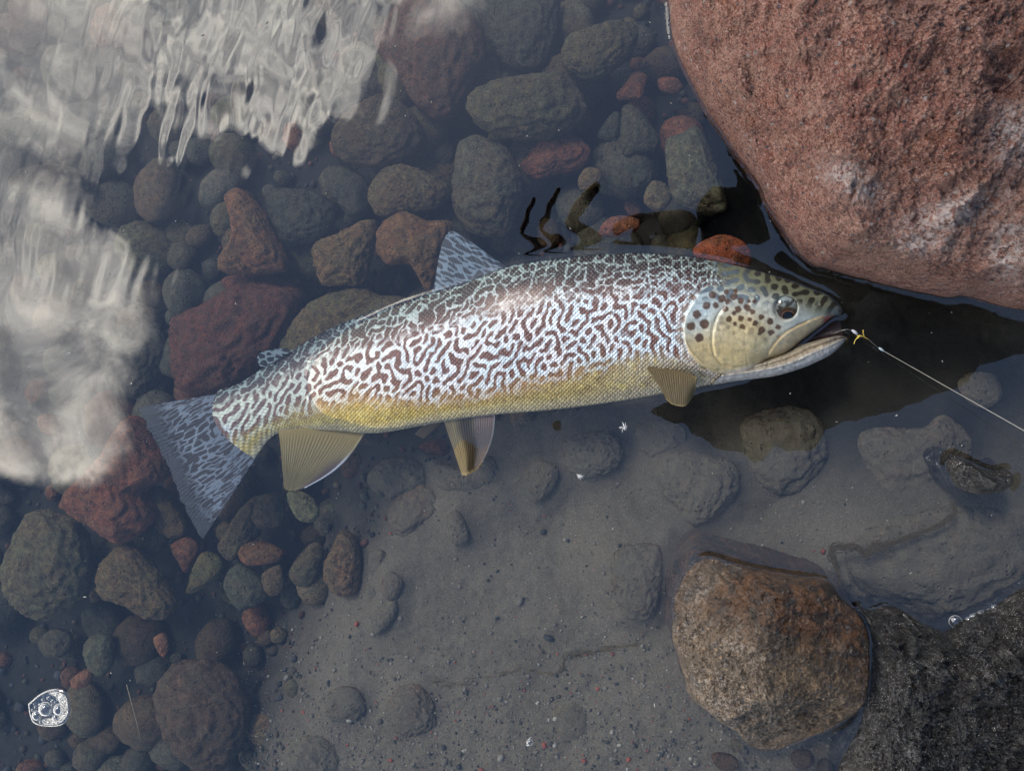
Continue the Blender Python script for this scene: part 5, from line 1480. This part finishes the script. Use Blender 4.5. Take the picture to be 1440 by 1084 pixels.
M_CLOTH = plain('dark_cloth', (0.018, 0.019, 0.022), 0.9, 0.15, nscale=300); M_HAND = plain('hand_skin', (0.20, 0.125, 0.09), 0.6, 0.3, nscale=250)
shA = Vector((0.500, 0.250, 0.80)); shB = MIR(1240, 520, 0.74)
wrA = MIR(985, 318, 0.575); wrB = MIR(905, 520, 0.575)
elA = Vector((0.33, 0.205, 0.615)); elB = MIR(1040, 585, 0.60)
J = [((0.90, 0.10, 0.42), 0.135), ((0.76, 0.12, 0.56), 0.13), ((0.60, 0.12, 0.74), 0.120), ((0.53, 0.07, 0.84), 0.062), ((0.47, 0.04, 0.93), 0.075), ((0.42, 0.03, 0.99), 0.085),
     (shA, 0.066), (elA, 0.048), (wrA, 0.032), (shB, 0.070), (elB, 0.062), (wrB, 0.034),
     ((0.92, 0.13, 0.38), 0.095), ((0.60, 0.27, 0.40), 0.066), ((0.72, 0.27, 0.05), 0.050), ((0.60, 0.28, 0.0), 0.042),
     ((0.92, -0.13, 0.38), 0.095), ((0.52, -0.23, 0.36), 0.066), ((0.68, -0.26, 0.04), 0.050), ((0.56, -0.27, 0.0), 0.042)]
Ed = [(0, 1), (1, 2), (2, 3), (3, 4), (4, 5), (2, 6), (6, 7), (7, 8), (2, 9), (9, 10), (10, 11), (0, 12), (12, 13), (13, 14), (14, 15), (0, 16), (16, 17), (17, 18), (18, 19)]
skinned('figure', J, Ed, M_CLOTH, person, po, sub=3, folds=0.075)
# cap: dome and brim
cc = Vector((0.40, 0.03, 1.0)) - po
th = np.linspace(0, 2 * PI, 40, endpoint=False); ph = np.linspace(0, 1, 14)
T_, Q_ = np.meshgrid(th, ph, indexing='ij')
capv = p3(0.098 * np.sin(Q_ * PI / 2) * np.cos(T_), 0.088 * np.sin(Q_ * PI / 2) * np.sin(T_), 0.085 * np.cos(Q_ * PI / 2)).reshape(-1, 3) + np.array(cc)
cap = obj('cap', make_mesh('cap', capv, grid_faces(40, 14, wrap_u=True, flip=True)), M_CLOTH, person)
bt = np.linspace(-1.25, 1.25, 30) + PI; bk = np.linspace(0.9, 1.75, 8)
T_, Q_ = np.meshgrid(bt, bk, indexing='ij')
brim = make_mesh('brim', (p3(0.098 * Q_ * np.cos(T_), 0.088 * np.minimum(Q_, 1.25) * np.sin(T_), -0.02 * (Q_ - 0.9)).reshape(-1, 3) + np.array(cc)), grid_faces(30, 8))
bo = obj('brim', brim, M_CLOTH, cap); md = bo.modifiers.new('thickness', 'SOLIDIFY'); md.thickness = 0.003
def hand(name, palm, fingers):
    Js = [(palm[0][0], palm[0][1])]; Es = []
    for p, r in palm[1:]:
        Js.append((p, r)); Es.append((len(Js) - 2, len(Js) - 1))
    root = len(Js) - 1
    for fg in fingers:
        prev = root
        for p, r in fg:
            Js.append((p, r)); Es.append((prev, len(Js) - 1)); prev = len(Js) - 1
    return skinned(name, Js, Es, M_HAND, person, po)
Z0 = 0.572
hand('hand', [(wrA, (0.026, 0.024)), (MIR(950, 322, Z0), (0.030, 0.018)), (MIR(925, 326, Z0), (0.032, 0.016))],
     [[(MIR(895, 308, Z0), 0.010), (MIR(872, 318, Z0), 0.009), (MIR(860, 326, Z0), 0.007)],
      [(MIR(880, 365, Z0 + .004), 0.011), (MIR(800, 312, Z0), 0.011), (MIR(822, 280, Z0), 0.010), (MIR(843, 257, Z0), 0.007)],
      [(MIR(860, 372, Z0 + .004), 0.009), (MIR(760, 325, Z0), 0.0045), (MIR(772, 292, Z0), 0.005), (MIR(787, 263, Z0), 0.0035)],
      [(MIR(850, 378, Z0 + .004), 0.008), (MIR(733, 330, Z0), 0.004), (MIR(741, 303, Z0), 0.004), (MIR(752, 277, Z0), 0.003)],
      [(MIR(915, 352, Z0 + .004), 0.010), (MIR(892, 350, Z0), 0.009), (MIR(878, 358, Z0), 0.007)]])
hand('hand', [(wrB, (0.026, 0.024)), (MIR(870, 525, Z0), (0.030, 0.018)), (MIR(845, 528, Z0), (0.032, 0.016))],
     [[(MIR(800, 555, Z0), 0.010), (MIR(770, 585, Z0), 0.010), (MIR(788, 606, Z0), 0.006)],
      [(MIR(780, 545, Z0), 0.009), (MIR(748, 575, Z0), 0.007), (MIR(747, 592, Z0), 0.004)],
      [(MIR(760, 540, Z0), 0.008), (MIR(732, 572, Z0), 0.007), (MIR(727, 596, Z0), 0.005)],
      [(MIR(750, 530, Z0), 0.008), (MIR(715, 555, Z0), 0.007), (MIR(712, 572, Z0), 0.005)],
      [(MIR(860, 550, Z0), 0.010), (MIR(885, 560, Z0), 0.010), (MIR(900, 566, Z0), 0.007)]])
# the phone it was taken with, lens at the camera
bm = bmesh.new(); bmesh.ops.create_cube(bm, size=1.0); bmesh.ops.scale(bm, vec=(0.155, 0.074, 0.008), verts=bm.verts); bmesh.ops.bevel(bm, geom=bm.edges, offset=0.0035, segments=3, affect='EDGES')
pm = bpy.data.meshes.new('phone_case'); bm.to_mesh(pm); bm.free()
phone = obj('phone', None, label='black phone held above the water by the photographer', cat='phone', loc=(0.045, 0.012, 0.566))
obj('phone_case', pm, plain('phone_black', (0.015, 0.015, 0.017), 0.3, 0.5), phone)
v, f = tube([(-0.045, -0.012, -0.0062), (-0.045, -0.012, -0.0038)], 0.006, 24); obj('lens', make_mesh('lens', v, f, False), plain('lens_glass', (0.01, 0.012, 0.02), 0.05, 0.6), phone)
